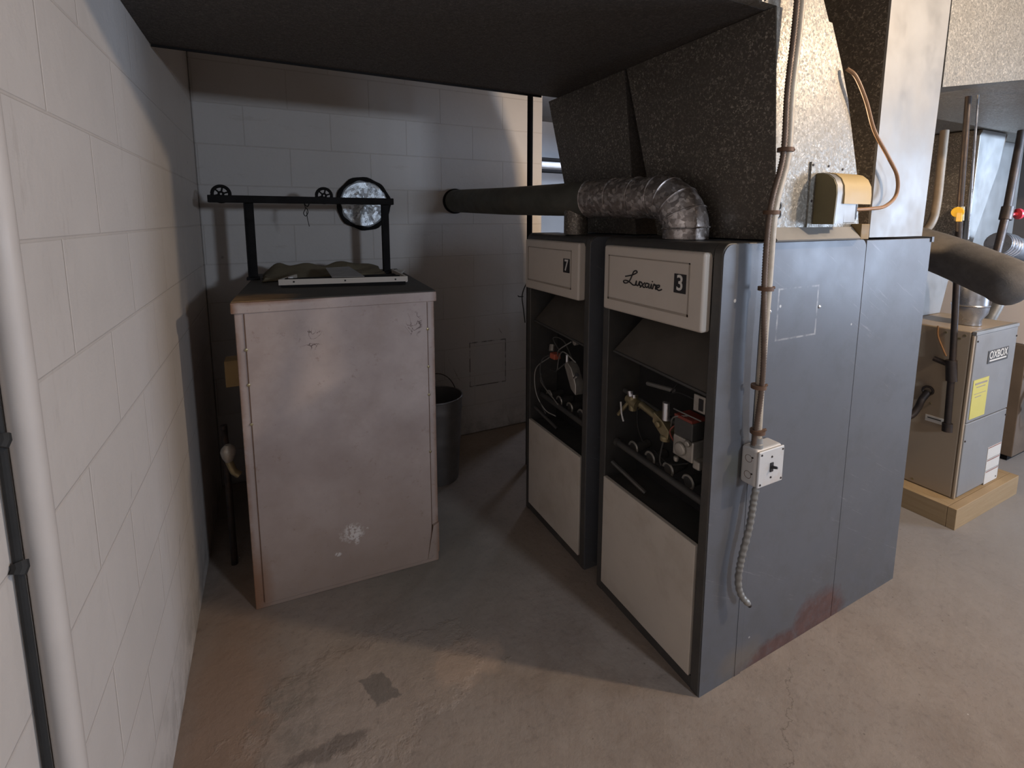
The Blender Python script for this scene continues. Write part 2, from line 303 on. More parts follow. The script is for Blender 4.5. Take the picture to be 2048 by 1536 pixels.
def smooth_path(pts, n=6):
    P = [Vector(p) for p in pts]
    if len(P) < 3: return P
    out = []
    for i in range(len(P)-1):
        p0 = P[i-1] if i else P[0]*2-P[1]; p1 = P[i]; p2 = P[i+1]; p3 = P[i+2] if i+2 < len(P) else P[-1]*2-P[-2]
        for k in range(n):
            u = k/n; out.append(0.5*((2*p1)+(-p0+p2)*u+(2*p0-5*p1+4*p2-p3)*u*u+(-p0+3*p1-3*p2+p3)*u**3))
    out.append(P[-1]); return out

class MB:
    def __init__(s): s.bm = bmesh.new()
    def faces(s, verts, faces):
        vs = [s.bm.verts.new(v) for v in verts]
        for f in faces:
            try: s.bm.faces.new([vs[i] for i in f])
            except ValueError: pass
        return s
    def hexa(s, p):   # p: bottom 4 then top 4
        return s.faces(p, [(3, 2, 1, 0), (4, 5, 6, 7), (0, 1, 5, 4), (1, 2, 6, 5), (2, 3, 7, 6), (3, 0, 4, 7)])
    def box(s, x0, x1, y0, y1, z0, z1):
        return s.hexa([(x0, y0, z0), (x1, y0, z0), (x1, y1, z0), (x0, y1, z0), (x0, y0, z1), (x1, y0, z1), (x1, y1, z1), (x0, y1, z1)])
    def prism(s, pts, axis, a, b):
        n = len(pts)
        def mk(p, t):
            return {'x': (t, p[0], p[1]), 'y': (p[0], t, p[1]), 'z': (p[0], p[1], t)}[axis]
        vs = [mk(p, a) for p in pts]+[mk(p, b) for p in pts]
        return s.faces(vs, [tuple(range(n))[::-1], tuple(range(n, 2*n))]+[(i, (i+1) % n, n+(i+1) % n, n+i) for i in range(n)])
    def tube(s, pts, r, seg=16, caps=True):
        P = [Vector(p) for p in pts]; n = len(P); rs = r if isinstance(r, (list, tuple)) else [r]*n
        rings = []; prev = None
        for i, p in enumerate(P):
            d = (P[min(i+1, n-1)]-P[max(i-1, 0)])
            if d.length < 1e-9: d = Vector((0, 0, 1))
            if prev is None: a, b = frame_from(d)
            else:
                d = d.normalized(); a = (prev-d*prev.dot(d))
                a = a.normalized() if a.length > 1e-6 else frame_from(d)[0]; b = d.cross(a)
            prev = a
            rings.append([s.bm.verts.new(p+(a*math.cos(2*PI*k/seg)+b*math.sin(2*PI*k/seg))*rs[i]) for k in range(seg)])
        for i in range(n-1):
            for k in range(seg):
                s.bm.faces.new((rings[i][k], rings[i][(k+1) % seg], rings[i+1][(k+1) % seg], rings[i+1][k]))
        if caps: s.bm.faces.new(rings[0][::-1]); s.bm.faces.new(rings[-1])
        return s
    def lathe(s, c, d, prof, seg=24):
        """prof: list of (radius, distance along d)"""
        c = Vector(c); d = Vector(d).normalized(); a, b = frame_from(d); rings = []
        for r, h in prof:
            rings.append([s.bm.verts.new(c+d*h+(a*math.cos(2*PI*k/seg)+b*math.sin(2*PI*k/seg))*max(r, 1e-5)) for k in range(seg)])
        for i in range(len(prof)-1):
            for k in range(seg): s.bm.faces.new((rings[i][k], rings[i][(k+1) % seg], rings[i+1][(k+1) % seg], rings[i+1][k]))
        s.bm.faces.new(rings[0][::-1]); s.bm.faces.new(rings[-1]); return s
    def torus(s, c, d, R, r, seg=24, sub=8, a0=0, a1=2*PI):
        c = Vector(c); a, b = frame_from(Vector(d)); full = abs(a1-a0-2*PI) < 1e-6
        pts = [c+(a*math.cos(a0+(a1-a0)*k/seg)+b*math.sin(a0+(a1-a0)*k/seg))*R for k in range(seg+1)]
        return s.tube(pts, r, sub, not full)
    def build(s, name, mat, parent=None, bevel=0.0, smooth=35, seg=2):
        me = bpy.data.meshes.new(name)
        bmesh.ops.recalc_face_normals(s.bm, faces=s.bm.faces)
        off = Vector((0, 0, 0)); q = parent
        while q is not None: off += q.location; q = q.parent
        bmesh.ops.translate(s.bm, verts=s.bm.verts, vec=-off)
        for f in s.bm.faces: f.smooth = True
        s.bm.to_mesh(me); s.bm.free(); me.materials.append(mat); me.set_sharp_from_angle(angle=math.radians(smooth))
        o = bpy.data.objects.new(name, me); COL.objects.link(o)
        if parent: o.parent = parent
        if bevel:
            m = o.modifiers.new('bevel', 'BEVEL'); m.width = bevel; m.segments = seg; m.limit_method = 'ANGLE'; m.angle_limit = math.radians(40)
            m.harden_normals = True
        return o

def tag(o, label, cat, group=None):
    o['label'] = label; o['category'] = cat
    if group: o['group'] = group
    return o
def thing(name, label, cat, loc, group=None):
    o = bpy.data.objects.new(name, None); COL.objects.link(o); o.location = loc; o.empty_display_size = 0.1
    return tag(o, label, cat, group)
def struct(name, mb, mat, parent=None, **kw):
    o = mb.build(name, mat, parent, **kw)
    if parent is None: o['kind'] = 'structure'
    return o
# materials use object coordinates, so meshes whose pattern needs world positions keep their origin at the world origin
def thing0(name, label, cat, group=None): return thing(name, label, cat, (0, 0, 0), group)
def text_mesh(body, size, name, mat, parent, origin, xdir, updir, depth=0.0008, shear=0.0, sx=1.0, align='CENTER', bold=0.0):
    cu = bpy.data.curves.new(name+'_curve', 'FONT'); cu.body = body; cu.size = size; cu.extrude = depth; cu.align_x = align; cu.align_y = 'CENTER'; cu.shear = shear; cu.offset = bold
    tmp = bpy.data.objects.new('tmp', cu); COL.objects.link(tmp)
    bpy.context.view_layer.update()
    me = bpy.data.meshes.new_from_object(tmp.evaluated_get(bpy.context.evaluated_depsgraph_get()))
    bpy.data.objects.remove(tmp); bpy.data.curves.remove(cu)
    X = Vector(xdir).normalized(); U = Vector(updir).normalized(); N = X.cross(U)
    off = Vector((0, 0, 0)); q = parent
    while q is not None: off += q.location; q = q.parent
    for v in me.vertices:
        v.co = Vector(origin)+X*v.co.x*sx+U*v.co.y+N*v.co.z-off
    me.materials.clear(); me.materials.append(mat)
    o = bpy.data.objects.new(name, me); COL.objects.link(o); o.parent = parent
    return o

# ------------------------------------------------------------------ room
WX = -0.345
struct('floor', MB().box(WX, 8.0, -4.0, 6.0, -0.1, 0), M_floor)
struct('wall_left', MB().box(WX-0.2, WX, -4.0, 3.4, 0, 2.95), M_wall_left)
struct('wall_back', MB().box(WX, 1.86, 3.2, 3.4, 0, 2.95), M_wall_back, bevel=0.012)
struct('wall_far', MB().box(WX, 8.0, 6.0, 6.2, 0, 2.95), M_wall_far)
struct('wall_rear_left', MB().box(WX-0.2, WX, 3.4, 6.2, 0, 2.95), M_wall_far)
struct('wall_right', MB().box(8.0, 8.2, -4.2, 6.2, 0, 2.95), M_room)
struct('wall_front', MB().box(WX-0.2, 8.0, -4.2, -4.0, 0, 2.95), M_room)
struct('ceiling', MB().box(WX-0.2, 8.2, -4.2, 6.2, 2.95, 3.1), M_ceiling)

# pipe and cable on the left wall
p = thing('wall_conduit', 'white painted vertical conduit strapped to the left block wall', 'conduit', (WX+0.02, 0.888, 0))
MB().tube([(WX+0.020, 0.888, 0.0), (WX+0.020, 0.888, 2.95)], 0.0185, 24).build('conduit_tube', M_pipe_white, p)
for z in (0.55, 1.9):
    b = MB().box(WX, WX+0.004, 0.858, 0.935, z, z+0.02); b.lathe((WX+0.020, 0.888, z), (0, 0, 1), [(0.0198, 0), (0.0198, 0.02)]); b.build('strap', M_pipe_white, p)
c_ = MB().tube([(WX+0.008, 0.850, 0.0), (WX+0.007, 0.851, 1.05), (WX+0.008, 0.850, 1.4), (WX+0.008, 0.852, 2.95)], 0.0052, 10)
for z in (1.115, 1.30): c_.tube([(WX+0.008, 0.843, z), (WX+0.010, 0.847, z+0.006), (WX+0.008, 0.851, z+0.012)], 0.010, 10)
tag(c_.build('black_cable', M_rubber), 'thin black cable with lumpy ties running beside the white wall conduit', 'cable')

# ------------------------------------------------------------------ overhead return duct and plenums
rd = thing0('overhead_duct', 'wide dark sheet metal duct running overhead from the left wall to the tall furnaces', 'duct')
prof = [(WX+0.002, 2.22), (1.36, 2.22), (1.62, 2.22), (1.584, 2.277), (1.50, 2.45), (1.34, 2.60), (1.15, 2.66), (WX+0.002, 2.66)]
MB().prism(prof, 'y', 1.03, 2.20).build('duct_underside', M_duct_dark, rd)  # same duct as the bright side, darkened in colour for shade
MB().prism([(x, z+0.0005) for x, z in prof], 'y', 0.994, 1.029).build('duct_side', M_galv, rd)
b = MB().box(1.288, 1.296, 0.985, 0.995, 2.215, 2.6); b.box(1.308, 1.312, 0.987, 0.995, 2.222, 2.6); b.build('seam_strip', M_galv_smooth, rd)
MB().box(WX+0.003, 1.27, 2.2, 2.206, 2.212, 2.26).build('rear_flange', M_black, rd)

def plenum(name, label, y0b, y1b, y0t, y1t, side_mat):
    r = thing0(name, label, 'duct')
    xs = [(1.43, 1.535), (1.36, 2.218)]
    rearp = [(1.89, 1.535), (1.845, 1.75), (1.75, 2.0), (1.70, 2.10), (1.63, 2.218)]
    vs = []; n = len(rearp)
    def yv(z, k): f = (z-1.535)/(2.218-1.535); return (y0b+(y0t-y0b)*f) if k == 0 else (y1b+(y1t-y1b)*f)
    zs = [p[1] for p in rearp]
    fr = [(1.43+(1.36-1.43)*(z-1.535)/(2.218-1.535), z) for z in zs]
    def col(pl, k): return [(x, yv(z, k), z) for x, z in pl]
    near = col(fr, 0)+col(rearp, 0); far = col(fr, 1)+col(rearp, 1)
    side = MB(); side.faces(near+[(x, y+0.004, z) for x, y, z in near], [(i, i+1, n+i+1, n+i) for i in range(n-1)]+[(2*n+i, 3*n+i, 3*n+i+1, 2*n+i+1) for i in range(n-1)]
        + [(0, n, 3*n, 2*n), (n-1, 3*n-1, 4*n-1, 2*n-1)]+[(i, 2*n+i, 2*n+i+1, i+1) for i in range(n-1)]+[(n+i, n+i+1, 3*n+i+1, 3*n+i) for i in range(n-1)])
    side.build('side_sheet', side_mat, r)
    f = MB(); a = [(x, y+0.0042, z) for x, y, z in col(fr, 0)]; bq = col(fr, 1)
    back0 = [(x, y+0.0042, z) for x, y, z in col(rearp, 0)]; back1 = col(rearp, 1)
    V = a+bq+back0+back1
    f.faces(V, [(i, i+1, n+i+1, n+i) for i in range(n-1)]+[(n+i, n+i+1, 3*n+i+1, 3*n+i) for i in range(n-1)]+[(2*n+i, 3*n+i, 3*n+i+1, 2*n+i+1) for i in range(n-1)]
        + [(0, n, 3*n, 2*n), (n-1, 2*n-1, 4*n-1, 3*n-1)])
    f.build('front_sheet', M_galv_shade, r)  # front face darker than the side: shade in the colour
    return r
pl3 = plenum('furnace_plenum', 'flared galvanized plenum rising from the near tall furnace to the overhead duct', 0.99, 1.51, 0.99, 1.655, M_galv)
text_mesh('3', 0.085, 'chalk_number', M_frame, pl3, (1.435, 0.9885, 1.625), (1, 0, 0), (0, 0, 1), bold=-0.002)
plenum('furnace_plenum', 'flared galvanized plenum above the rear tall furnace, behind the vent pipe', 1.64, 2.13, 1.665, 2.28, M_duct_dark)  # dark side sheet paints the shade in the gap between plenums
# angle strip and wooden block at its foot
a_ = thing('angle_strip', 'bright folded metal strip lying along the foot of the near plenum', 'metal strip', (1.6, 0.96, 1.533))
MB().prism([(0.955, 1.532), (0.989, 1.534), (0.989, 1.575), (0.984, 1.575), (0.952, 1.537)], 'x', 1.385, 1.83).build('strip', M_galv_smooth, a_)
tag(MB().box(1.835, 1.885, 0.955, 0.989, 1.532, 1.585).build('wooden_block', M_brown_block, bevel=0.002), 'small brown wooden block beside the metal strip on the furnace top', 'block')

# return drop at the rear of the near furnace
rr = thing0('return_drop', 'smooth bright sheet metal return duct rising from the rear cabinet of the near furnace', 'duct')
MB().faces([(1.96, 0.992, 1.535), (2.335, 0.992, 1.535), (2.352, 0.992, 2.10), (2.36, 0.992, 2.66), (1.955, 0.992, 2.66), (1.96, 1.0, 1.535), (2.335, 1.0, 1.535), (2.352, 1.0, 2.10), (2.36, 1.0, 2.66), (1.955, 1.0, 2.66)],
    [(0, 1, 2, 3, 4), (5, 9, 8, 7, 6), (0, 5, 6, 1), (1, 6, 7, 2), (2, 7, 8, 3), (3, 8, 9, 4), (4, 9, 5, 0)]).build('front_sheet', M_galv_smooth, rr)
MB().hexa([(1.961, 1.0005, 1.535), (2.334, 1.0005, 1.535), (2.334, 1.5, 1.535), (1.961, 1.5, 1.535), (1.956, 1.0005, 2.66), (2.35, 1.0005, 2.66), (2.35, 1.6, 2.66), (1.956, 1.6, 2.66)]).build('side_sheet', M_galv_shade, rr)  # side away from the bulb, its shade painted by the darker steel
# trunk to the right
tk = thing0('trunk_duct', 'long galvanized trunk duct under the ceiling, running to the right from the return duct', 'duct')
def trunk(y0, y1, mat, name):
    P = [(2.365, 2.11), (3.07, 2.225), (4.2, 2.23), (7.2, 2.24)]
    V = [(x, y0, z) for x, z in P]+[(x, y1, z) for x, z in P]+[(x, y0, 2.66) for x, z in P]+[(x, y1, 2.66) for x, z in P]
    F = []
    for i in range(3): F += [(i, 4+i, 5+i, i+1), (8+i, 9+i, 13+i, 12+i), (i, i+1, 9+i, 8+i), (4+i, 12+i, 13+i, 5+i)]
    F += [(0, 8, 12, 4), (3, 7, 15, 11)]
    MB().faces(V, F).build(name, mat, tk)
trunk(0.992, 1.6, M_galv, 'trunk_body')
MB().box(2.37, 7.2, 0.984, 0.991, 2.60, 2.62).build('standing_seam', M_galv_smooth, tk)
tag(MB().box(4.2, 7.2, 1.61, 2.75, 2.30, 2.66).build('rear_trunk_duct', M_galv, bevel=0.004), 'second galvanized trunk duct behind the first, above the far plenums', 'duct')

# ------------------------------------------------------------------ tall furnaces
def arc(cx, cz, r, a0, a1, n=6): return [(cx+r*math.cos(a0+(a1-a0)*k/n), cz+r*math.sin(a0+(a1-a0)*k/n)) for k in range(n+1)]

def logo_script(parent, X, y0, y1, zc, h):
    """cursive maker's name as raised strokes; u runs left to right (towards -y)"""
    S = [[(0.05, 0.60), (0.16, 0.68), (0.27, 0.78), (0.365, 0.93), (0.34, 1.02), (0.28, 0.96), (0.235, 0.72), (0.18, 0.42), (0.11, 0.24), (0.03, 0.20), (0.0, 0.30), (0.07, 0.37), (0.17, 0.30), (0.27, 0.17), (0.34, 0.18)],
         [(0.33, 0.18), (0.36, 0.44), (0.355, 0.24), (0.40, 0.18), (0.445, 0.44), (0.445, 0.22), (0.48, 0.20)],
         [(0.46, 0.42), (0.50, 0.38), (0.54, 0.16), (0.58, 0.14)], [(0.58, 0.42), (0.53, 0.28), (0.46, 0.10)],
         [(0.68, 0.38), (0.62, 0.40), (0.59, 0.26), (0.63, 0.16), (0.68, 0.30), (0.69, 0.40), (0.68, 0.18), (0.72, 0.16)],
         [(0.72, 0.16), (0.75, 0.40), (0.745, 0.18), (0.78, 0.16)], [(0.765, 0.54), (0.772, 0.56)],
         [(0.78, 0.16), (0.81, 0.42), (0.83, 0.36), (0.86, 0.38), (0.85, 0.18), (0.87, 0.16)],
         [(0.87, 0.24), (0.93, 0.30), (0.94, 0.40), (0.89, 0.38), (0.88, 0.22), (0.93, 0.12), (1.0, 0.20)]]
    b = MB()
    for st in S:
        pts = [(X, y0+(y1-y0)*u, zc+h*(v-0.4)) for u, v in st]
        b.tube(smooth_path(pts, 5), 0.0024, 6)
    o = b.build('script_logo', M_print, parent); return o

def furnace(label, y0, y1, x0=1.2, zt=1.53, number='3', near=True):
    r = thing0('tall_furnace', label, 'furnace', 'tall upflow furnaces side by side')
    T = 0.038
    # rounded front casing: two side posts and a rounded top rail
    def post(ya, yb):
        pts = [(x0, 0.0), (x0+0.185, 0.0), (x0+0.185, zt)]+[(x0+0.035, zt)]+arc(x0+0.035, zt-0.035, 0.035, PI/2, PI, 6)[1:]
        return MB().prism(pts, 'y', ya, yb)
    post(y0+0.003, y0+T).build('front_post', M_frame, r, bevel=0.004)
    post(y1-T, y1).build('front_post', M_frame, r, bevel=0.004)
    rail = [(x0+0.002, zt-0.045)]+arc(x0+0.035, zt-0.036, 0.035, PI, PI/2, 6)+[(x0+0.185, zt-0.001), (x0+0.185, zt-0.045)]
    MB().prism(rail, 'y', y0+T, y1-T).build('top_rail', M_frame, r)
    MB().prism([(x0+0.004, 0.0), (x0+0.18, 0.0), (x0+0.18, zt-0.004), (x0+0.045, zt-0.004)]+arc(x0+0.04, zt-0.044, 0.04, PI/2, PI, 6), 'y', y0, y0+0.003).build('front_side_sheet', M_side, r)
    MB().box(x0+0.176, x0+0.205, y0-0.0012, y0+0.004, 0.0, 0.74).build('seam_cover_sheet', M_side, r)
    # main side panel with rounded upper corners, rear cabinet
    rc = arc(x0+0.245, zt-0.03, 0.03, PI, PI/2, 5); rc2 = arc(x0+0.715, zt-0.03, 0.03, PI/2, 0, 5)
    MB().prism([(x0+0.205, 0.0)]+[(x-0.01, z) for x, z in rc]+rc2+[(x0+0.745, 0.0)], 'y', y0, y1).build('main_casing', M_side, r, bevel=0.003)
    MB().box(x0+0.185, x0+0.206, y0+0.012, y1-0.012, 0, zt-0.008).build('casing_gap', M_inside, r)
    MB().box(x0+0.7475, x0+1.215, y0+0.001, y1, 0.0, zt-0.004).build('rear_casing', M_side, r, bevel=0.002)
    MB().box(x0+1.205, x0+1.222, y0-0.004, y1+0.002, zt-0.02, zt+0.001).build('top_lip', M_side, r)
    # screws holding the old access plate
    if near:
        for sx, sz in ((1.428, 1.305), (1.69, 1.30)):
            MB().lathe((sx, y0, sz), (0, -1, 0), [(0.006, 0), (0.006, 0.002), (0.003, 0.004)], 10).build('screw', M_chrome, r)
    # interior
    b = MB(); b.box(x0+0.17, x0+0.184, y0+T, y1-T, 0.52, zt-0.05)
    b.build('burner_back_plate', M_inside, r)
    MB().box(x0+0.01, x0+0.17, y0+T, y1-T, 0.50, 0.52).build('burner_shelf', M_frame, r)
    sh = MB().faces([(x0+0.13, y0+T, 1.27), (x0+0.13, y1-0.16, 1.27), (x0+0.025, y1-T-0.01, 1.075), (x0+0.025, y0+T, 1.045),
                     (x0+0.145, y0+T, 1.27), (x0+0.145, y1-0.16, 1.27), (x0+0.04, y1-T-0.01, 1.072), (x0+0.04, y0+T, 1.042)],
                    [(0, 1, 2, 3), (7, 6, 5, 4), (0, 3, 7, 4), (1, 5, 6, 2), (2, 6, 7, 3), (0, 4, 5, 1)])
    sh.build('heat_shield', M_shield, r)
    MB().tube([(x0+0.024, y0+T, 1.040), (x0+0.024, y1-T-0.01, 1.070)], 0.006, 8).build('shield_lip', M_frame, r)
    # upper cream panel (hangs a little proud of the frame) with an embossed border
    pz0, pz1 = 1.25, 1.50; py0, py1 = y0+0.043, y1-0.035
    up_ = MB().box(x0-0.030, x0+0.012, py0, py1, pz0, pz1).build('upper_panel', M_cream, r, bevel=0.010, seg=4)
    g = MB(); gx = x0-0.0305; a, bb, cc, dd = py0+0.055, py1-0.030, pz0+0.042, pz1-0.036
    for q in ((a, bb, cc, cc+0.008), (a, bb, dd-0.004, dd), (a, a+0.005, cc, dd), (bb-0.007, bb, cc, dd)): g.box(gx-0.0008, gx+0.001, *q)
    g.build('embossed_border', M_groove, up_)
    nb = y0+0.135
    MB().box(gx-0.0018, gx, nb-0.024, nb+0.026, 1.364, 1.426).build('number_sticker', M_print, up_)
    text_mesh(number, 0.070, 'number', M_white_print, up_, (gx-0.0022, nb+0.001, 1.395), (0, -1, 0), (0, 0, 1), 0.0004, sx=0.9, bold=0.001)
    if near: logo_script(up_, gx-0.001, 1.402, 1.205, 1.378, 0.062)
    # lower cream panel
    MB().box(x0-0.004, x0+0.014, y0+0.044, y1-0.036, 0.045, 0.53).build('lower_panel', M_cream_low, r, bevel=0.003)
    MB().box(x0+0.004, x0+0.012, y0+T, y1-T, 0.0, 0.045).build('kick_strip', M_frame, r)
    # gas manifold and burners
    mf = MB(); mx = x0+0.055
    mf.tube([(mx, y0+0.05, 0.652), (mx, y1-0.055, 0.672)], 0.0135, 14)
    mf.lathe((mx, y1-0.06, 0.672), (0, 1, 0), [(0.018, 0), (0.018, 0.018), (0.012, 0.02)], 14)
    mf.build('gas_manifold', M_frame, r)
    for k in range(4):
        yb = y0+0.165+k*0.097
        bo = MB().tube([(mx+0.03, yb, 0.668), (mx+0.11, yb, 0.672)], [0.022, 0.016], 14).build('burner_tube', M_frame, r)
        MB().torus((mx+0.028, yb, 0.670), (1, 0, 0), 0.024, 0.0045, 20, 6, PI*0.05, PI*1.35).build('air_shutter', M_alu, bo)
    MB().tube([(x0+0.02, y1-0.06, 0.60), (x0+0.06, y1-0.22, 0.535)], 0.009, 8).build('brace_rod', M_frame, r)
    return r
F3 = furnace('near tall dark steel furnace numbered 3, with a script maker name on its cream panel', 0.99, 1.56, number='3', near=True)
F7 = furnace('rear tall dark steel furnace numbered 7, in the gap under the vent pipe', 1.655, 2.215, number='7', near=False)

def gas_train(r, y, z, near):
    x = 1.255
    if near:
        MB().tube([(x+0.02, 1.50, 0.90), (x+0.02, 1.16, 0.865)], 0.0105, 12).build('gas_pipe', M_frame, r)
        v = MB(); v.tube([(x, 1.455, 0.885), (x, 1.395, 0.875)], [0.018, 0.022], 12); v.tube([(x, 1.425, 0.845), (x, 1.425, 0.905)], [0.016, 0.020], 10)
        v.tube([(x, 1.45, 0.87), (x-0.01, 1.50, 0.80)], 0.008, 8)
        v = v.build('pilot_valve', M_brass, r)
        b = MB(); b.tube([(x-0.012, 1.425, 0.905), (x-0.012, 1.43, 0.925)], 0.012, 10); b.tube([(x-0.012, 1.405, 0.905), (x-0.012, 1.405, 0.918)], 0.008, 10); b.build('valve_cap', M_chrome, v)
        MB().tube(smooth_path([(x-0.02, 1.475, 0.865), (x-0.022, 1.465, 0.82), (x-0.02, 1.455, 0.79)]), 0.0035, 6).build('white_lead', M_white, r)
        g = MB(); g.prism([(1.295, 0.852), (1.25, 0.818), (1.215, 0.812), (1.21, 0.845), (1.245, 0.872), (1.29, 0.892)], 'x', x-0.02, x+0.018)
        g.tube([(x, 1.38, 0.885), (x, 1.28, 0.865)], 0.014, 12); g.lathe((x-0.01, 1.235, 0.80), (0, 0, 1), [(0.018, 0), (0.020, 0.015), (0.014, 0.022)], 12)
        g.lathe((x-0.022, 1.26, 0.855), (-1, 0, 0), [(0.013, 0), (0.013, 0.008), (0.006, 0.01)], 12)
        g = g.build('pressure_regulator', M_brass, r, bevel=0.003)
        s_ = MB().tube([(x-0.01, 1.235, 0.88), (x-0.01, 1.235, 0.945)], 0.015, 14).build('regulator_stem', M_chrome, g)
        q = MB(); q.box(x-0.035, x+0.04, 1.085, 1.175, 0.785, 0.86); q.lathe((x-0.035, 1.135, 0.82), (-1, 0, 0), [(0.024, 0), (0.024, 0.012), (0.012, 0.014)], 14)
        q.lathe((x-0.036, 1.10, 0.855), (-1, 0, 0), [(0.012, 0), (0.012, 0.016)], 10); q.lathe((x-0.03, 1.16, 0.78), (0, 0, -1), [(0.010, 0), (0.008, 0.02)], 10)
        q.box(x-0.03, x+0.02, 1.060, 1.09, 0.77, 0.80)
        q = q.build('gas_valve', M_alu, r, bevel=0.006)
        MB().box(x-0.038, x+0.035, 1.088, 1.170, 0.862, 0.925).build('valve_operator', M_frame, q, bevel=0.004)
        MB().box(x-0.039, x+0.03, 1.090, 1.168, 0.9255, 0.935).build('red_plate', M_red, q)
        MB().tube([(x, 1.20, 0.825), (x, 1.16, 0.82)], 0.016, 12).build('pipe_union', M_iron, r)
        MB().tube(smooth_path([(x, 1.25, 0.81), (x-0.005, 1.262, 0.72), (x, 1.26, 0.69)]), 0.003, 6).build('pilot_tube', M_frame, r)
        MB().tube([(x+0.05, 1.40, 0.955), (x+0.02, 1.235, 0.985)], 0.0085, 10).build('sensor_pipe', M_flex_grey, r)
        d_ = MB().lathe((x+0.05, 1.255, 1.055), (-1, 0, 0), [(0.028, 0), (0.028, 0.02), (0.023, 0.026)], 20).build('thermostat_dial', M_alu, r)
        j = MB().box(x+0.0, x+0.05, 1.075, 1.125, 0.955, 1.015).build('junction_plate', M_alu, r, bevel=0.003)
        k = MB(); k.box(x-0.003, x, 1.083, 1.10, 0.965, 1.005); k.build('terminal_slot', M_print, j)
        for col, pts in ((M_rubber, [(x+0.01, 1.13, 0.99), (x-0.01, 1.18, 1.0), (x+0.0, 1.23, 0.98), (x+0.03, 1.22, 1.02)]), (M_flex_grey, [(x-0.02, 1.12, 0.94), (x-0.04, 1.17, 0.92), (x, 1.22, 0.86)]),
                         (M_flex_grey, [(x-0.01, 1.20, 0.935), (x-0.03, 1.16, 0.945), (x-0.02, 1.07, 0.94)]), (M_rubber, [(x, 1.40, 0.87), (x-0.02, 1.37, 0.80), (x, 1.36, 0.74)]),
                         (M_red, [(x-0.01, 1.165, 0.90), (x-0.035, 1.19, 0.86), (x-0.01, 1.175, 0.80)]), (M_rubber, [(x, 1.13, 0.76), (x-0.02, 1.2, 0.73), (x+0.02, 1.32, 0.72)])):
            MB().tube(smooth_path(pts), 0.0026, 6).build('wire', col, r)
    else:
        g = MB(); g.prism([(1.90, 0.90), (1.84, 0.80), (1.80, 0.78), (1.80, 0.83), (1.84, 0.90), (1.88, 0.925)], 'x', x-0.02, x+0.03)
        g = g.build('gas_valve', M_alu, r, bevel=0.005)
        MB().tube([(x-0.01, 1.885, 0.90), (x-0.01, 1.885, 0.955)], 0.010, 10).build('valve_stem', M_chrome, g)
        MB().tube([(x-0.01, 1.82, 0.86), (x-0.02, 1.79, 0.885)], 0.010, 8).build('valve_cap', M_chrome, g)
        MB().box(x-0.02, x+0.02, 1.99, 2.035, 0.90, 0.93).build('wire_connector', M_orange_plastic, r, bevel=0.005)
        MB().tube([(x, 2.05, 0.93), (x+0.01, 2.06, 0.96)], 0.014, 8).build('wire_nut', M_alu, r)
        MB().lathe((x+0.03, 1.86, 1.02), (-1, 0, 0), [(0.016, 0), (0.016, 0.02)], 14).build('spark_terminal', M_alu, r)
        W = [[(x, 1.99, 0.92), (x-0.03, 1.93, 0.97), (x, 1.87, 1.02)], [(x, 2.03, 0.92), (x-0.03, 2.09, 0.88), (x-0.035, 2.10, 0.80), (x-0.02, 2.06, 0.72), (x, 2.0, 0.68)],
             [(x-0.01, 2.05, 0.90), (x-0.045, 2.13, 0.82), (x-0.05, 2.12, 0.70), (x-0.03, 2.06, 0.62), (x, 2.0, 0.60)], [(x-0.01, 1.95, 0.95), (x-0.04, 1.97, 1.02), (x-0.02, 1.91, 1.02), (x, 1.86, 0.94)],
             [(x, 2.15, 0.78), (x-0.04, 2.08, 0.76), (x-0.02, 1.99, 0.70), (x, 1.96, 0.66)], [(x, 1.92, 0.90), (x-0.03, 1.95, 0.86), (x-0.01, 2.0, 0.84), (x, 2.06, 0.83)],
             [(x-0.02, 1.80, 0.94), (x-0.05, 1.86, 0.98), (x-0.03, 1.93, 0.93), (x-0.02, 1.96, 0.86)], [(x, 2.16, 0.70), (x-0.04, 2.10, 0.66), (x-0.03, 2.05, 0.60)]]
        for i, pts in enumerate(W): MB().tube(smooth_path(pts), 0.003, 6).build('wire', M_flex_grey if i % 2 == 0 else M_frame, r)
gas_train(F3, 0, 0, True); gas_train(F7, 0, 0, False)

# vent pipe: adjustable elbow off the near furnace, straight run into the back wall, collar to the rear furnace
vp = thing0('vent_pipe', 'round galvanized vent pipe elbowing off the near furnace and running into the back wall', 'vent pipe')
R = 0.079
ax = [Vector((1.335, 1.272, 1.531)), Vector((1.335, 1.272, 1.57))]
for k in range(1, 9):
    a = PI/2*k/8; ax.append(Vector((1.335-0.012*k/8, 1.272+0.13*(1-math.cos(a)), 1.57+0.112*math.sin(a))))
ax += [Vector((1.312, 1.50, 1.684)), Vector((1.297, 1.62, 1.688)), Vector((1.277, 1.765, 1.690))]
pts, rad = [], []
for i in range(len(ax)-1):
    n = 6
    for k in range(n): pts.append(ax[i].lerp(ax[i+1], k/n)); rad.append(R)
pts.append(ax[-1]); rad.append(R)
MB().tube(pts, rad, 40, False).build('adjustable_elbow', M_pipe_bright, vp, smooth=50)
for i in (1, 3, 5, 7, 9, 10, 11, 12):
    d = (ax[min(i+1, len(ax)-1)]-ax[i-1]); MB().torus(ax[i], d, R+0.0015, 0.0035, 40, 6).build('crimp_ring', M_pipe_bright, vp)
MB().tube([(1.277, 1.76, 1.690), (1.25, 1.985, 1.692), (1.205, 2.45, 1.70), (1.154, 3.199, 1.724)], R-0.003, 40, True).build('straight_pipe', M_pipe_dusty, vp)
MB().tube([(1.262, 1.86, 1.531), (1.262, 1.86, 1.64)], 0.055, 30).build('branch_collar', M_galv_shade, vp)
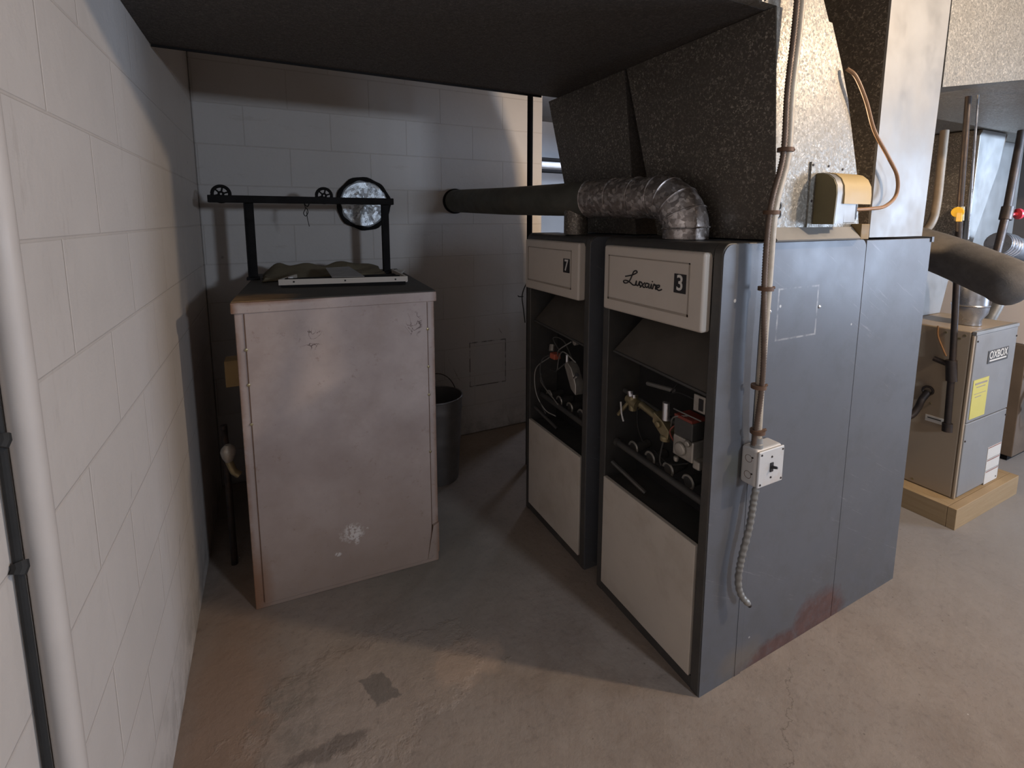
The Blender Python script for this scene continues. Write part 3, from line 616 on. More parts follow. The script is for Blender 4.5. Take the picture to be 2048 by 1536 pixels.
MB().lathe((1.156, 3.17, 1.7225), (0, 1, 0), [(R+0.003, 0), (R+0.006, 0.005), (R+0.006, 0.025), (R, 0.03)], 40).build('wall_collar', M_black, vp)

# ------------------------------------------------------------------ switch box, conduits
bx = thing('switch_box', 'off-white metal switch box with a black toggle on the side of the near furnace', 'switch box', (1.395, 0.958, 0.745))
body = MB().box(1.332, 1.458, 0.932, 0.9895, 0.750, 0.876).build('box_body', M_box_paint, bx, bevel=0.010, seg=4)
cv = MB().box(1.334, 1.456, 0.924, 0.9315, 0.752, 0.874).build('cover_plate', M_box_paint, bx, bevel=0.006, seg=3)
MB().box(1.388, 1.402, 0.921, 0.924, 0.798, 0.828).build('toggle_slot', M_print, cv)
MB().tube([(1.395, 0.923, 0.813), (1.399, 0.906, 0.817)], [0.0055, 0.004], 10).build('toggle', M_print, cv)
for sx, sz in ((1.345, 0.863), (1.447, 0.863), (1.345, 0.763), (1.447, 0.763), (1.395, 0.848), (1.395, 0.778)):
    MB().lathe((sx, 0.924, sz), (0, -1, 0), [(0.0035, 0), (0.0035, 0.0015)], 10).build('screw', M_iron, cv)
for sy, sz in ((0.960, 0.785), (0.960, 0.840)):
    ko = MB().torus((1.3318, sy, sz), (1, 0, 0), 0.012, 0.0007, 24, 5).build('knockout', M_rust, body)
    MB().lathe((1.3318, sy-0.014, sz+0.008), (-1, 0, 0), [(0.003, 0), (0.003, 0.001)], 8).build('screw', M_iron, body)

cz = thing('rigid_conduit', 'cream painted conduit dropping past the near plenum into the switch box', 'conduit', (1.36, 0.95, 0.876))
cpath = [(1.418, 0.955, 2.94), (1.412, 0.952, 2.25), (1.398, 0.952, 1.98), (1.397, 0.950, 1.79), (1.353, 0.948, 1.63), (1.352, 0.95, 1.42), (1.349, 0.95, 1.13), (1.360, 0.955, 0.92), (1.360, 0.955, 0.877)]
sp = smooth_path(cpath, 4)
MB().tube(sp, 0.0125, 18).build('conduit_tube', M_conduit, cz)
MB().lathe((1.360, 0.955, 0.876), (0, 0, 1), [(0.019, 0), (0.019, 0.012), (0.016, 0.014), (0.016, 0.032)], 18).build('box_connector', M_galv_smooth, cz)
fx = thing('flex_conduit', 'brown ribbed flexible conduit strapped alongside the cream conduit', 'conduit', (1.33, 0.96, 0.9))
fpts = smooth_path([(p[0]-0.021 if i < 6 else p[0]-0.008, p[1]-0.002 if i < 6 else p[1]-0.012, p[2]) for i, p in enumerate(cpath[:-2])]+[(1.345, 0.955, 0.885)], 8)
# fine ribs
dense = []
for i in range(len(fpts)-1):
    L = (fpts[i+1]-fpts[i]).length; n = max(1, int(L/0.004))
    for k in range(n): dense.append(fpts[i].lerp(fpts[i+1], k/n))
dense.append(fpts[-1])
MB().tube(dense, [0.0088 if k % 2 else 0.0070 for k in range(len(dense))], 10).build('ribbed_tube', M_flex, fx, smooth=70)
for z, x in ((1.80, 1.388), (1.615, 1.343), (1.385, 1.343), (1.075, 1.342), (0.925, 1.352)):
    s_ = MB().lathe((x, 0.950, z), (0, 0, 1), [(0.0225, 0), (0.0225, 0.012)], 20).build('cable_strap', M_rust, fx)
    MB().tube([(x+0.02, 0.948, z+0.006), (x+0.032, 0.944, z+0.008)], 0.0045, 8).build('strap_screw', M_rust, s_)

lf = thing('flex_whip', 'grey flexible conduit hanging loose below the switch box', 'conduit', (1.37, 0.95, 0.75))
lp = smooth_path([(1.378, 0.955, 0.751), (1.366, 0.955, 0.70), (1.352, 0.955, 0.60), (1.327, 0.958, 0.49), (1.322, 0.960, 0.41), (1.334, 0.955, 0.36), (1.360, 0.945, 0.325)], 10)
dense = []
for i in range(len(lp)-1):
    n = max(1, int((lp[i+1]-lp[i]).length/0.004))
    for k in range(n): dense.append(lp[i].lerp(lp[i+1], k/n))
dense.append(lp[-1])
MB().tube(dense, [0.0115 if (k//2) % 2 else 0.0095 for k in range(len(dense))], 12).build('ribbed_tube', M_flex_grey, lf, smooth=60)
MB().tube([(1.358, 0.946, 0.328), (1.366, 0.943, 0.317)], 0.0075, 10).build('open_end', M_iron, lf)

# damper motor box on the near plenum
mo = thing('damper_motor', 'yellowed damper motor with a curved cover on the side of the near plenum', 'motor', (1.7, 0.95, 1.58))
MB().box(1.575, 1.76, 0.984, 0.9895, 1.575, 1.785).build('mounting_plate', M_galv, mo)
hp = [(0.984, 1.585), (0.984, 1.748)]+[(0.984-0.065+0.0-0.0+0.065*math.cos(a)-0.0, 1.748-0.05+0.05*math.sin(a)) for a in [PI/2*k/6 for k in range(0)]]
hp = [(0.984, 1.585), (0.984, 1.748), (0.965, 1.748), (0.945, 1.742), (0.928, 1.728), (0.918, 1.706), (0.915, 1.68), (0.918, 1.585)]
MB().prism(hp, 'x', 1.602, 1.608).build('end_plate', M_olive, mo, bevel=0.001)
MB().prism([(y, z+0.002) for y, z in hp], 'x', 1.6085, 1.655).build('motor_body', M_galv_smooth, mo)
hp2 = [(0.984, 1.655), (0.984, 1.752), (0.965, 1.752), (0.943, 1.746), (0.925, 1.731), (0.914, 1.708), (0.911, 1.68), (0.911, 1.65)]
MB().prism(hp2, 'x', 1.640, 1.79).build('curved_cover', M_yellow_cover, mo)
MB().prism([(0.984, 1.59), (0.984, 1.654), (0.918, 1.654), (0.918, 1.59)], 'x', 1.656, 1.72).build('lower_housing', M_galv_smooth, mo, bevel=0.002)
MB().box(1.722, 1.75, 0.93, 0.984, 1.60, 1.65).build('terminal_block', M_print, mo)
for sx, sz in ((1.583, 1.775), (1.665, 1.775), (1.745, 1.768), (1.588, 1.66)):
    MB().lathe((sx, 0.984, sz), (0, -1, 0), [(0.004, 0), (0.004, 0.002)], 8).build('screw', M_iron, mo)
cd = MB().tube(smooth_path([(1.703, 0.975, 2.085), (1.73, 0.96, 2.06), (1.79, 0.955, 1.99), (1.855, 0.955, 1.90), (1.955, 0.955, 1.82), (2.028, 0.955, 1.755), (2.035, 0.955, 1.69), (1.96, 0.95, 1.648), (1.86, 0.95, 1.637), (1.752, 0.95, 1.633)], 8), 0.0062, 10)
tag(cd.build('motor_cord', M_cord), 'tan cord looping from the near plenum down to the damper motor', 'cord')

# ------------------------------------------------------------------ old pink-beige cabinet
cb = thing('sheet_metal_cabinet', 'rusty pinkish beige sheet metal cabinet standing near the left wall', 'cabinet', (0, 0, 0))
def cabp(u, d, z):  # u across front 0..1, d depth
    a = Vector((-0.140, 2.07)); b = Vector((0.628, 2.018)); e = (b-a); nrm = Vector((-e.y, e.x)).normalized()
    q = a+e*u+nrm*d; return (q.x+ (0.012 if u > 0.5 else 0.0)*0, q.y, z)
def cabbox(u0, u1, d0, d1, z0, z1):
    return [cabp(u0, d0, z0), cabp(u1, d0, z0), cabp(u1, d1, z0), cabp(u0, d1, z0), cabp(u0, d0, z1), cabp(u1, d0, z1), cabp(u1, d1, z1), cabp(u0, d1, z1)]
MB().hexa(cabbox(0.0, 1.0, 0.0, 1.0, 0.0, 1.25)).build('cabinet_body', M_cab, cb, bevel=0.004)
fp = MB().hexa(cabbox(0.045, 0.958, -0.004, 0.002, 0.02, 1.244)).build('front_panel', M_cab, cb, bevel=0.002)
for u, z in ((0.0425, 0.03), (0.9575, 0.10)): MB().hexa(cabbox(u, u+0.003, -0.0045, 0.002, z, 1.24)).build('panel_seam', M_rust, cb)
for u, z in ((0.043, 1.10), (0.043, 0.96), (0.043, 0.80), (0.959, 1.12), (0.959, 0.95), (0.959, 0.82), (0.959, 0.55)):
    c0 = Vector(cabp(u, -0.004, z)); MB().lathe(c0, (0.07, -1, 0), [(0.006, 0), (0.006, 0.002), (0.003, 0.003)], 10).build('screw', M_brass, cb)
MB().hexa(cabbox(-0.012, 1.012, -0.012, 1.01, 1.243, 1.286)).build('top_cap', M_cab, cb, bevel=0.004)
MB().hexa(cabbox(-0.008, 1.008, -0.004, 1.005, 1.2862, 1.2902)).build('top_sheet', M_cab_top, cb)
MB().faces([cabp(0.93, -0.006, 0.02), cabp(1.002, -0.004, 0.05), cabp(1.0, -0.010, 0.20), cabp(0.965, -0.016, 0.19), cabp(0.95, 0.0, 0.02), cabp(1.0, 0.0, 0.05), cabp(1.0, 0.0, 0.20), cabp(0.965, 0.0, 0.19)],
    [(0, 1, 2, 3), (3, 2, 6, 7), (0, 3, 7, 4), (1, 5, 6, 2), (0, 4, 5, 1)]).build('bent_corner_flap', M_cab, cb)

# black stand with two pulley wheels on top of the cabinet
st = thing('pulley_stand', 'black iron stand with a crossbar and two small pulley wheels on top of the cabinet', 'stand', (0.25, 2.8, 1.29))
def post_(x, nm='post'):
    b = MB(); b.box(x-0.022, x-0.016, 2.78, 2.82, 1.2905, 1.68); b.box(x-0.016, x+0.022, 2.814, 2.82, 1.2905, 1.68); b.build(nm, M_black, st)
post_(-0.089); post_(0.596)
MB().box(-0.262, 0.640, 2.775, 2.822, 1.680, 1.716).build('crossbar', M_black, st, bevel=0.003)
def wheel(x, z):
    b = MB(); b.torus((x, 2.80, z), (0, 1, 0), 0.038, 0.008, 32, 8); b.torus((x, 2.80, z), (0, 1, 0), 0.010, 0.006, 16, 6)
    for k in range(6):
        a = k*PI/3+0.3; b.tube([(x+0.010*math.cos(a), 2.80, z+0.010*math.sin(a)), (x+0.036*math.cos(a), 2.80, z+0.036*math.sin(a))], 0.0045, 6)
    b.build('pulley_wheel', M_black, st)
wheel(-0.205, 1.722); wheel(0.272, 1.724)
b = MB(); b.tube(smooth_path([(0.17, 2.79, 1.682), (0.175, 2.785, 1.655), (0.165, 2.785, 1.63), (0.175, 2.785, 1.615), (0.187, 2.785, 1.635), (0.18, 2.785, 1.66)]), 0.0022, 6)
b.tube(smooth_path([(0.18, 2.785, 1.64), (0.183, 2.785, 1.60), (0.190, 2.785, 1.56)]), 0.0018, 6); b.tube(smooth_path([(0.17, 2.785, 1.68), (0.185, 2.785, 1.665), (0.195, 2.785, 1.68)]), 0.003, 6)
b.build('dangling_wire', M_black, st)
for x in (-0.089, 0.596):
    MB().box(x-0.030, x+0.030, 2.76, 2.83, 1.2905, 1.302).build('foot_plate', M_black, st)

# tray, canvas, scraps on the cabinet top
tr = thing('filter_tray', 'white-edged black filter tray lying on the cabinet top', 'tray', (0.3, 2.5, 1.29))
b = MB()
b.hexa([(0.022, 2.395, 1.302), (0.575, 2.255, 1.306), (0.575, 2.262, 1.306), (0.022, 2.402, 1.302), (0.022, 2.395, 1.328), (0.575, 2.255, 1.330), (0.575, 2.262, 1.330), (0.022, 2.402, 1.328)])
b.hexa([(0.022, 2.402, 1.302), (0.030, 2.402, 1.302), (0.11, 2.62, 1.302), (0.10, 2.62, 1.302), (0.022, 2.402, 1.328), (0.030, 2.402, 1.328), (0.11, 2.62, 1.325), (0.10, 2.62, 1.325)])
b.hexa([(0.567, 2.262, 1.302), (0.575, 2.262, 1.302), (0.60, 2.66, 1.302), (0.59, 2.66, 1.302), (0.567, 2.262, 1.329), (0.575, 2.262, 1.329), (0.60, 2.66, 1.325), (0.59, 2.66, 1.325)])
b.build('tray_rim', M_cream, tr)
MB().hexa([(0.03, 2.402, 1.2915), (0.567, 2.264, 1.2915), (0.59, 2.60, 1.2915), (0.10, 2.62, 1.2915), (0.03, 2.402, 1.308), (0.567, 2.264, 1.31), (0.59, 2.60, 1.308), (0.10, 2.62, 1.308)]).build('tray_floor', M_black, tr)
MB().tube([(0.05, 2.46, 1.318), (0.56, 2.35, 1.320)], 0.008, 10).build('cross_rod', M_black, tr)
for x, y in ((0.085, 2.378), (0.52, 2.268), (0.30, 2.324)):
    MB().lathe((x, y, 1.317), (-0.25, -1, 0), [(0.004, 0), (0.004, 0.0015)], 10).build('rivet_hole', M_print, tr)
tag(MB().hexa([(0.245, 2.345, 1.332), (0.385, 2.31, 1.332), (0.36, 2.62, 1.352), (0.245, 2.62, 1.350), (0.245, 2.345, 1.334), (0.385, 2.31, 1.334), (0.36, 2.62, 1.354), (0.245, 2.62, 1.352)]).build('metal_scrap', M_grey_card), 'grey sheet metal scrap laid across the white-edged tray', 'metal scrap')
tag(MB().lathe((0.075, 2.45, 1.327), (0, 0, 1), [(0.012, 0), (0.012, 0.006)], 14).build('white_cap', M_white), 'small white plastic cap in the left corner of the tray', 'cap')
def hump(x, y):
    h = 0.012+0.055*math.exp(-((x-0.14)/0.085)**2-((y-2.86)/0.10)**2)+0.045*math.exp(-((x-0.36)/0.12)**2-((y-2.90)/0.07)**2)
    h += 0.045*math.exp(-((x-0.02)/0.05)**2-((y-2.88)/0.08)**2)+0.02*math.exp(-((x-0.5)/0.15)**2-((y-2.85)/0.1)**2)
    return h+0.004*math.sin(41*x+13*y)+0.003*math.sin(57*y-23*x)
b = MB(); NX, NY = 48, 24; V = []; F = []
for j in range(NY+1):
    for i in range(NX+1):
        x = -0.04+0.60*i/NX; y = 2.64+0.35*j/NY; ed = min(i, NX-i, j, NY-j); x2 = x+0.008*math.sin(y*40); y2 = y+0.010*math.sin(x*31)
        V.append((x2, y2, 1.293 if ed == 0 else 1.292+hump(x, y)))
for j in range(NY):
    for i in range(NX): a = j*(NX+1)+i; F.append((a, a+1, a+NX+2, a+NX+1))
b.faces(V, F)
cvs = b.build('canvas_sheet', M_tarp); md = cvs.modifiers.new('thick', 'SOLIDIFY'); md.thickness = 0.002; md.offset = 1
tag(cvs, 'crumpled olive canvas heaped at the back of the cabinet top', 'canvas')
for k, (x, y, rz, lb) in enumerate(((0.625, 2.68, 0.5, 'pale paper sheet lowest at the right edge of the cabinet top'), (0.635, 2.69, 0.9, 'pale paper sheet uppermost at the right edge of the cabinet top'))):
    c0, s0 = math.cos(rz), math.sin(rz); P = []
    for zz in (1.291+0.003*k, 1.293+0.003*k):
        for dx, dy in ((-0.05, -0.06), (0.05, -0.06), (0.05, 0.06), (-0.05, 0.06)): P.append((x+0.5*dx*c0-0.5*dy*s0, y+0.5*dx*s0+0.5*dy*c0, zz+(0.02 if dx > 0 else 0)))
    tag(MB().hexa(P).build('paper_sheet', M_paper), lb, 'paper', 'papers on the cabinet top')

# foil-covered flue thimble on the back wall
fo = thing('flue_cover', 'round foil flue cover with a black rim on the back wall', 'flue cover', (0.545, 3.19, 1.695))
b = MB(); V = [(0.545, 3.172, 1.695)]; F = []; NR, NA = 9, 48
for i in range(1, NR+1):
    for k in range(NA):
        a = 2*PI*k/NA; r = 0.152*i/NR*(1+0.02*math.sin(3*a)); q = random.uniform(-0.004, 0.004)
        V.append((0.545+r*math.cos(a), 3.175+q+(0.01 if i == NR else 0), 1.695+r*math.sin(a)))
for k in range(NA): F.append((0, 1+k, 1+(k+1) % NA))
for i in range(NR-1):
    for k in range(NA): a0 = 1+i*NA+k; a1 = 1+i*NA+(k+1) % NA; F.append((a0, a0+NA, a1+NA, a1))
b.faces(V, F); b.build('foil_face', M_foil, fo, smooth=12)
rim = MB(); rp = [Vector((0.545+(0.155+0.004*math.sin(5*a+1))*math.cos(a), 3.185, 1.695+(0.155+0.004*math.sin(4*a))*math.sin(a))) for a in [2*PI*k/48 for k in range(49)]]
rim.tube(rp, [0.013+0.003*math.sin(k*1.3) for k in range(48)]+[0.013], 10, False); rim.build('rim', M_black, fo)

# things in the dark gap left of the cabinet
gv = thing('gas_riser', 'dark pipe with valve and brass fitting in the gap left of the cabinet', 'pipe', (-0.21, 2.3, 0))
MB().tube([(-0.235, 2.42, 0.0), (-0.235, 2.42, 0.68)], 0.014, 12).build('riser', M_iron, gv)
MB().lathe((-0.215, 2.30, 0.585), (0, 0, 1), [(0.012, -0.03), (0.026, 0.0), (0.030, 0.02), (0.026, 0.035), (0.012, 0.05)], 16).build('valve_body', M_alu, gv)
MB().tube([(-0.215, 2.30, 0.60), (-0.235, 2.42, 0.66)], 0.010, 10).build('branch', M_iron, gv)
MB().tube([(-0.215, 2.30, 0.56), (-0.20, 2.30, 0.51), (-0.180, 2.30, 0.49)], 0.015, 12).build('brass_elbow', M_brass, gv)
tag(MB().box(-0.205, -0.148, 2.31, 2.40, 0.885, 1.0).build('junction_box', M_brown_block, bevel=0.003), 'small brown junction box on the left flank of the cabinet', 'junction box')

# pail
pa = thing('metal_pail', 'dull ribbed metal pail standing behind the cabinet by the back wall', 'pail', (0.86, 2.74, 0))
MB().lathe((0.86, 2.74, 0.0), (0, 0, 1), [(0.125, 0), (0.14, 0.25), (0.145, 0.27), (0.142, 0.29), (0.15, 0.44), (0.155, 0.455), (0.151, 0.47), (0.156, 0.525), (0.150, 0.525), (0.142, 0.40), (0.12, 0.02)], 40).build('pail_body', M_can, pa)
MB().torus((0.86, 2.74, 0.528), (0, 0, 1), 0.154, 0.006, 40, 8).build('rim', M_can, pa)
MB().torus((0.86, 2.74, 0.50), (0.35, -0.9, 0.25), 0.157, 0.003, 32, 6, 0, PI).build('handle', M_iron, pa)

# black post behind the rear furnace
tag(MB().tube([(1.435, 2.62, 0.0), (1.435, 2.62, 2.95)], 0.017, 12).build('steel_post', M_black), 'slim black post from floor to ceiling in front of the back wall end', 'post')
# small wires by the rear furnace edge
b = MB(); b.tube(smooth_path([(1.205, 2.216, 1.28), (1.188, 2.245, 1.20), (1.193, 2.24, 1.12), (1.195, 2.225, 1.05)]), 0.003, 6); b.tube(smooth_path([(1.19, 2.24, 1.19), (1.185, 2.275, 1.185), (1.186, 2.29, 1.187)]), 0.003, 6)
tag(b.build('loose_wire', M_rubber), 'thin black wire sticking out beside the left edge of the rear furnace', 'wire')

# horizontal pipes on the far wall seen past the wall end
hp_ = thing('horizontal_pipe', 'whitish horizontal pipe across the far wall, seen between back wall and plenum', 'pipe', (3.0, 5.0, 2.1))
MB().tube([(-0.345, 5.20, 2.27), (8.0, 4.4, 2.14)], 0.035, 16).build('pipe_run', M_white, hp_)
for dz in (-0.065, 0.065): MB().tube([(-0.345, 5.22, 2.27+dz), (8.0, 4.42, 2.14+dz)], 0.022, 10).build('dark_line', M_black, hp_)

# ------------------------------------------------------------------ newer furnace on a wooden base
wb = thing('timber_platform', 'pale timber frame platform under the newer beige furnace', 'base', (3.4, 1.3, 0))
MB().box(3.085, 3.84, 1.03, 1.068, 0.0, 0.115).build('front_board', M_wood, wb, bevel=0.002)
MB().box(3.085, 3.123, 1.069, 1.85, 0.0, 0.115).build('side_board', M_wood, wb, bevel=0.002)
MB().box(3.802, 3.84, 1.069, 1.85, 0.0, 0.115).build('side_board', M_wood, wb, bevel=0.002)
MB().box(3.124, 3.801, 1.069, 1.85, 0.095, 0.114).build('deck', M_wood, wb)
ox = thing('newer_furnace', 'short newer furnace with beige side, grey door and yellow label, on a timber base', 'furnace', (3.4, 1.3, 0.115))
MB().box(3.187, 3.70, 1.095, 1.82, 0.116, 1.03).build('casing', M_beige, ox, bevel=0.008, seg=3)
MB().box(3.205, 3.695, 1.078, 1.0945, 0.54, 1.012).build('upper_door', M_grey_panel, ox, bevel=0.004)
MB().box(3.205, 3.695, 1.078, 1.0945, 0.125, 0.535).build('lower_door', M_grey_panel, ox, bevel=0.004)
MB().box(3.187, 3.70, 1.075, 1.0945, 1.0125, 1.032).build('top_trim', M_galv_smooth, ox, bevel=0.003)
MB().box(3.186, 3.204, 1.082, 1.0945, 0.118, 1.012).build('corner_strip', M_beige, ox, bevel=0.004)
bd = MB().box(3.355, 3.60, 1.0755, 1.0778, 0.842, 0.912).build('brand_plate', M_frame, ox)
text_mesh('OXBOX', 0.058, 'brand_lettering', M_white_print, bd, (3.478, 1.0752, 0.885), (1, 0, 0), (0, 0, 1), 0.0003, sx=1.05, bold=0.0008)
MB().box(3.375, 3.58, 1.0749, 1.0754, 0.852, 0.860).build('brand_underline', M_white_print, bd)
yl = MB().box(3.225, 3.40, 1.0760, 1.0778, 0.557, 0.77).build('energy_label', M_yellow, ox)
g = MB(); g.box(3.245, 3.385, 1.0752, 1.0759, 0.742, 0.752); g.box(3.265, 3.365, 1.0752, 1.0759, 0.725, 0.730); g.box(3.25, 3.38, 1.0752, 1.0759, 0.69, 0.693); g.box(3.26, 3.33, 1.0752, 1.0759, 0.672, 0.676); g.build('printed_lines', M_groove, yl)
for z0, z1 in ((0.268, 0.338), (0.200, 0.262), (0.118, 0.194)):
    l_ = MB().box(3.515, 3.680, 1.0760, 1.0778, z0, z1).build('white_label', M_white_print, ox)
    MB().box(3.52, 3.675, 1.0752, 1.0759, z1-0.006, z1-0.002).build('red_line', M_red, l_)
for sx, sz in ((3.215, 0.98), (3.685, 0.96), (3.215, 0.44), (3.685, 0.50), (3.66, 0.135)):
    MB().lathe((sx, 1.0778, sz), (0, -1, 0), [(0.005, 0), (0.005, 0.003)], 8).build('screw', M_iron, ox)
for sy, sz in ((1.12, 1.005), (1.20, 1.005), (1.14, 0.985), (1.23, 0.60), (1.27, 0.14)):
    MB().lathe((3.187, sy, sz), (-1, 0, 0), [(0.006, 0), (0.006, 0.003)], 8).build('screw', M_brass, ox)
lb_ = MB().box(3.1855, 3.1868, 1.165, 1.245, 0.50, 0.535).build('rating_label', M_white_print, ox)
MB().box(3.1845, 3.1854, 1.175, 1.235, 0.518, 0.524).build('printed_lines', M_frame, lb_)
# plenum of the newer furnace
pn = thing('short_plenum', 'bright bluish sheet metal plenum on top of the newer furnace', 'duct', (3.55, 1.5, 1.03))
MB().hexa([(3.30, 1.42, 1.033), (3.66, 1.42, 1.033), (3.66, 1.80, 1.033), (3.30, 1.80, 1.033), (3.38, 1.42, 1.30), (3.74, 1.42, 1.30), (3.74, 1.80, 1.30), (3.38, 1.80, 1.30)]).build('plenum_body', M_galv_smooth, pn)
MB().box(3.28, 3.78, 1.41, 1.85, 1.30, 1.345).build('plenum_cap', M_galv_smooth, pn, bevel=0.003)
# flue of the newer furnace
fl = thing('silver_flue', 'shiny silver flue rising from the top of the newer furnace', 'flue', (3.41, 1.2, 1.03))
MB().lathe((3.40, 1.19, 1.033), (0, 0, 1), [(0.055, 0), (0.055, 0.03), (0.075, 0.07), (0.078, 0.10), (0.072, 0.105), (0.072, 0.20)], 28).build('flue_collar', M_silver, fl)
MB().tube(smooth_path([(3.40, 1.19, 1.23), (3.40, 1.195, 1.26), (3.39, 1.22, 1.30), (3.375, 1.25, 1.33)], 5), 0.070, 28).build('flue_elbow', M_silver, fl)
MB().torus((3.40, 1.19, 1.14), (0, 0, 1), 0.076, 0.005, 30, 6).build('flue_band', M_silver, fl)
# big dusty pipe
bp = thing('large_vent_pipe', 'large grey dust-coated vent pipe slanting across above the newer furnace', 'vent pipe', (3.5, 1.3, 1.3))
MB().tube(smooth_path([(3.36, 1.86, 1.555), (3.041, 1.283, 1.456), (2.869, 0.935, 1.354), (2.832, 0.865, 1.326), (2.818, 0.8, 1.302)], 6), [0.098]*(4*6-5)+[0.096, 0.091, 0.083, 0.068, 0.044, 0.010], 36).build('pipe_run', M_pipe_grey, bp, smooth=60)
# gas piping in front of the newer furnace
gp = thing('gas_drop_pipe', 'black gas pipe with a yellow valve dropping in front of the newer furnace', 'gas pipe', (3.155, 1.15, 0.49))
MB().tube([(3.155, 1.212, 2.21), (3.155, 1.193, 1.66)], 0.0135, 12).build('upper_pipe', M_iron, gp)
MB().tube([(3.155, 1.190, 1.60), (3.155, 1.175, 1.38), (3.155, 1.145, 0.84)], 0.0145, 12).build('lower_pipe', M_iron, gp)
yv = MB().tube([(3.155, 1.194, 1.665), (3.155, 1.190, 1.595)], 0.020, 14).build('gas_cock', M_brass, gp)
b = MB(); b.tube([(3.133, 1.190, 1.638), (3.12, 1.188, 1.638)], 0.026, 14); b.box(3.117, 3.133, 1.168, 1.19, 1.59, 1.638); b.build('yellow_handle', M_valve_yellow, yv, bevel=0.003)
MB().tube([(3.155, 1.152, 0.87), (3.155, 1.141, 0.76)], 0.024, 14).build('union_nut', M_iron, gp)
MB().tube([(3.155, 1.165, 0.845), (3.155, 1.225, 0.86)], 0.014, 12).build('tee_branch', M_iron, gp)
MB().tube([(3.155, 1.143, 0.76), (3.155, 1.135, 0.49)], 0.0155, 12).build('drip_leg', M_iron, gp)
MB().tube([(3.155, 1.136, 0.53), (3.155, 1.134, 0.485)], 0.022, 14).build('pipe_cap', M_iron, gp)
fg = MB(); fg.tube(smooth_path([(3.05, 1.33, 0.515), (3.11, 1.285, 0.52), (3.14, 1.265, 0.57), (3.15, 1.255, 0.62), (3.185, 1.245, 0.66)], 6), 0.0165, 12); fg.torus((3.180, 1.245, 0.67), (1, 0.2, 0), 0.022, 0.006, 20, 6)
tag(fg.build('flex_gas_line', M_iron), 'curved brown flexible gas line entering the left side of the newer furnace', 'gas line')
tag(MB().tube(smooth_path([(3.182, 1.235, 1.035), (3.182, 1.23, 0.98), (3.182, 1.205, 0.92), (3.18, 1.185, 0.88)], 6), 0.004, 8).build('thermostat_wire', M_cord), 'thin tan wire hanging down the side of the newer furnace', 'wire')
tag(MB().tube(smooth_path([(4.27, 1.75, 2.22), (4.25, 1.74, 1.95), (4.20, 1.72, 1.70), (4.14, 1.72, 1.56), (4.08, 1.80, 1.40), (4.06, 1.95, 0.9), (4.06, 1.95, 0.0)], 6), 0.026, 14).build('cream_pipe', M_tan_pipe), 'cream pipe curving down behind the large dusty vent pipe', 'pipe')
tag(MB().tube([(3.21, 1.195, 2.22), (3.205, 1.165, 1.50)], 0.005, 10).build('thin_conduit', M_silver), 'thin bright metal conduit right beside the black gas pipe', 'conduit')
rv = thing('rear_gas_pipe', 'dark leaning gas pipe with a small red valve handle at the right edge', 'gas pipe', (4.65, 1.5, 1.64))
MB().tube([(4.81, 1.525, 2.225), (4.66, 1.50, 1.64), (4.57, 1.50, 1.30)], 0.024, 12).build('pipe_run', M_iron, rv)
MB().tube([(4.675, 1.50, 1.69), (4.655, 1.50, 1.60)], 0.036, 12).build('valve_body', M_iron, rv)
MB().lathe((4.70, 1.46, 1.64), (1, -0.6, 0.1), [(0.012, -0.03), (0.012, 0.0), (0.038, 0.005), (0.038, 0.02)], 14).build('red_handle', M_valve_red, rv)

# far plenums at the right
fp1 = thing0('far_plenum', 'pale blue-lit plenum with a tapering right edge behind the gas pipes', 'duct')
MB().prism([(4.95, 1.36), (5.02, 1.36), (5.34, 2.02), (5.40, 2.295), (4.99, 2.295), (4.95, 2.25)], 'y', 1.80, 1.83).build('front_sheet', M_galv_smooth, fp1, bevel=0.004)
MB().hexa([(4.952, 1.831, 1.36), (5.02, 1.831, 1.36), (5.02, 2.0, 1.36), (4.952, 2.0, 1.36), (4.952, 1.831, 2.29), (5.39, 1.831, 2.29), (5.39, 2.62, 2.29), (4.952, 2.62, 2.29)]).build('side_sheet', M_galv_shade, fp1)  # side turned from the cool light, shade painted in
fp2 = thing0('wide_far_plenum', 'wide bluish plenum at the right edge behind the leaning gas pipe', 'duct')
MB().prism([(5.30, 1.0), (6.4, 1.0), (6.4, 2.298), (5.72, 2.298)], 'y', 2.0, 2.5).build('plenum_body', M_galv_smooth, fp2)
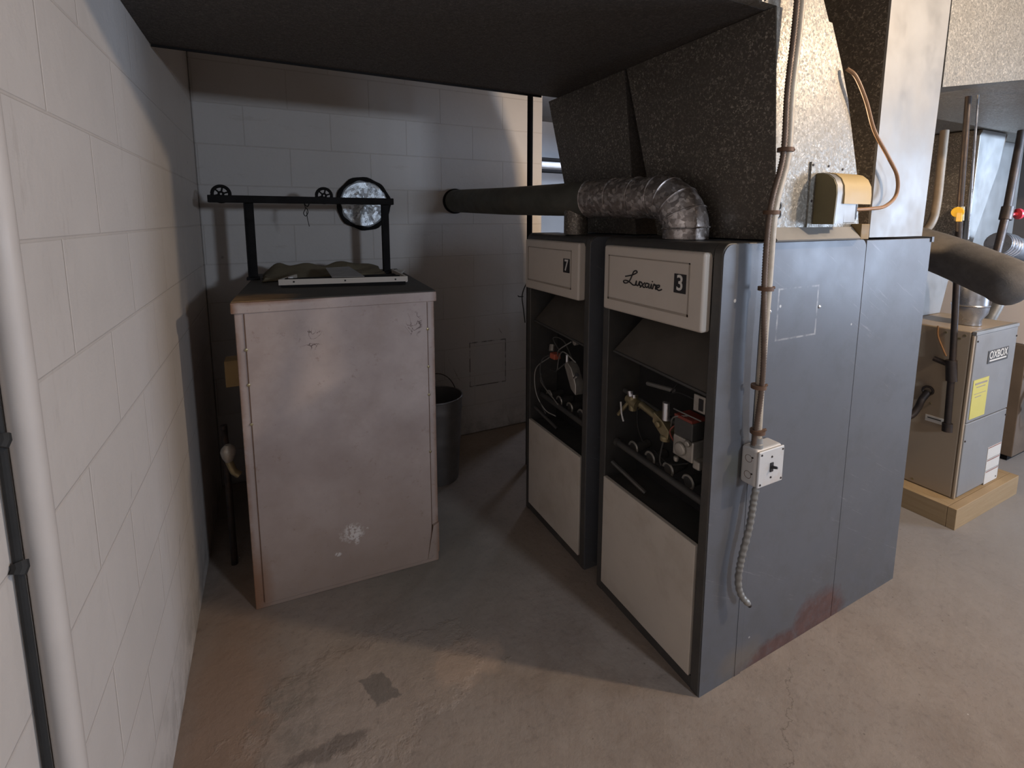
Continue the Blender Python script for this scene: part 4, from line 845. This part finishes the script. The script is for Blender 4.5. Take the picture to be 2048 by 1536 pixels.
MB().prism([(5.06, 1.36), (5.12, 1.36), (5.54, 2.298), (5.46, 2.298)], 'y', 1.84, 1.94).build('angle_brace', M_brown_metal, fp2)
tag(MB().box(4.35, 5.1, 2.05, 2.8, 0.0, 1.36).build('far_furnace_cabinet', M_grey_panel, bevel=0.006), 'grey furnace cabinet beneath the pale blue-lit plenum', 'furnace')
sd = thing('silver_duct', 'shiny ribbed silver round duct lying at the right edge behind the vent pipe', 'duct', (5.3, 1.7, 1.4))
MB().tube([(4.95, 1.62, 1.42), (6.2, 1.45, 1.20)], 0.085, 24).build('duct_run', M_silver, sd)
for k in range(4): MB().torus((4.97+0.035*k, 1.617-0.005*k, 1.417-0.006*k), (1.25, -0.17, -0.22), 0.088, 0.007, 24, 6).build('rib', M_silver, sd)
# brown furnace at right edge with pale plenum
bf = thing('brown_furnace', 'dark brown old furnace at the right edge beyond the newer furnace', 'furnace', (4.6, 1.5, 0))
MB().box(4.30, 4.95, 1.20, 1.95, 0.04, 0.80).build('casing', M_brown_metal, bf, bevel=0.006)
MB().box(4.33, 4.92, 1.23, 1.92, 0.0, 0.04).build('plinth', M_black, bf)
MB().tube(smooth_path([(4.40, 1.19, 0.50), (4.36, 1.16, 0.46), (4.33, 1.16, 0.40), (4.36, 1.16, 0.36)], 5), 0.022, 10).build('black_hose', M_rubber, bf)
MB().tube([(4.30, 1.17, 0.60), (4.48, 1.17, 0.59)], 0.012, 10).build('brass_tube', M_brass, bf)
MB().tube(smooth_path([(4.36, 1.165, 0.34), (4.40, 1.15, 0.25), (4.46, 1.15, 0.24)], 5), 0.004, 6).build('wire', M_rubber, bf)
tag(MB().box(4.31, 4.95, 1.22, 1.9, 0.802, 1.17).build('pale_plenum', M_pink, bevel=0.004), 'pale pinkish boxy plenum on top of the brown furnace', 'duct')
tag(MB().tube(smooth_path([(4.25, 1.33, 1.20), (4.22, 1.34, 1.05), (4.18, 1.36, 0.93), (4.18, 1.36, 0.80), (4.18, 1.36, 0.0)], 5), 0.030, 12).build('flex_pipe', M_flex_grey), 'grey flexible pipe dropping beside the pale boxy plenum', 'pipe')
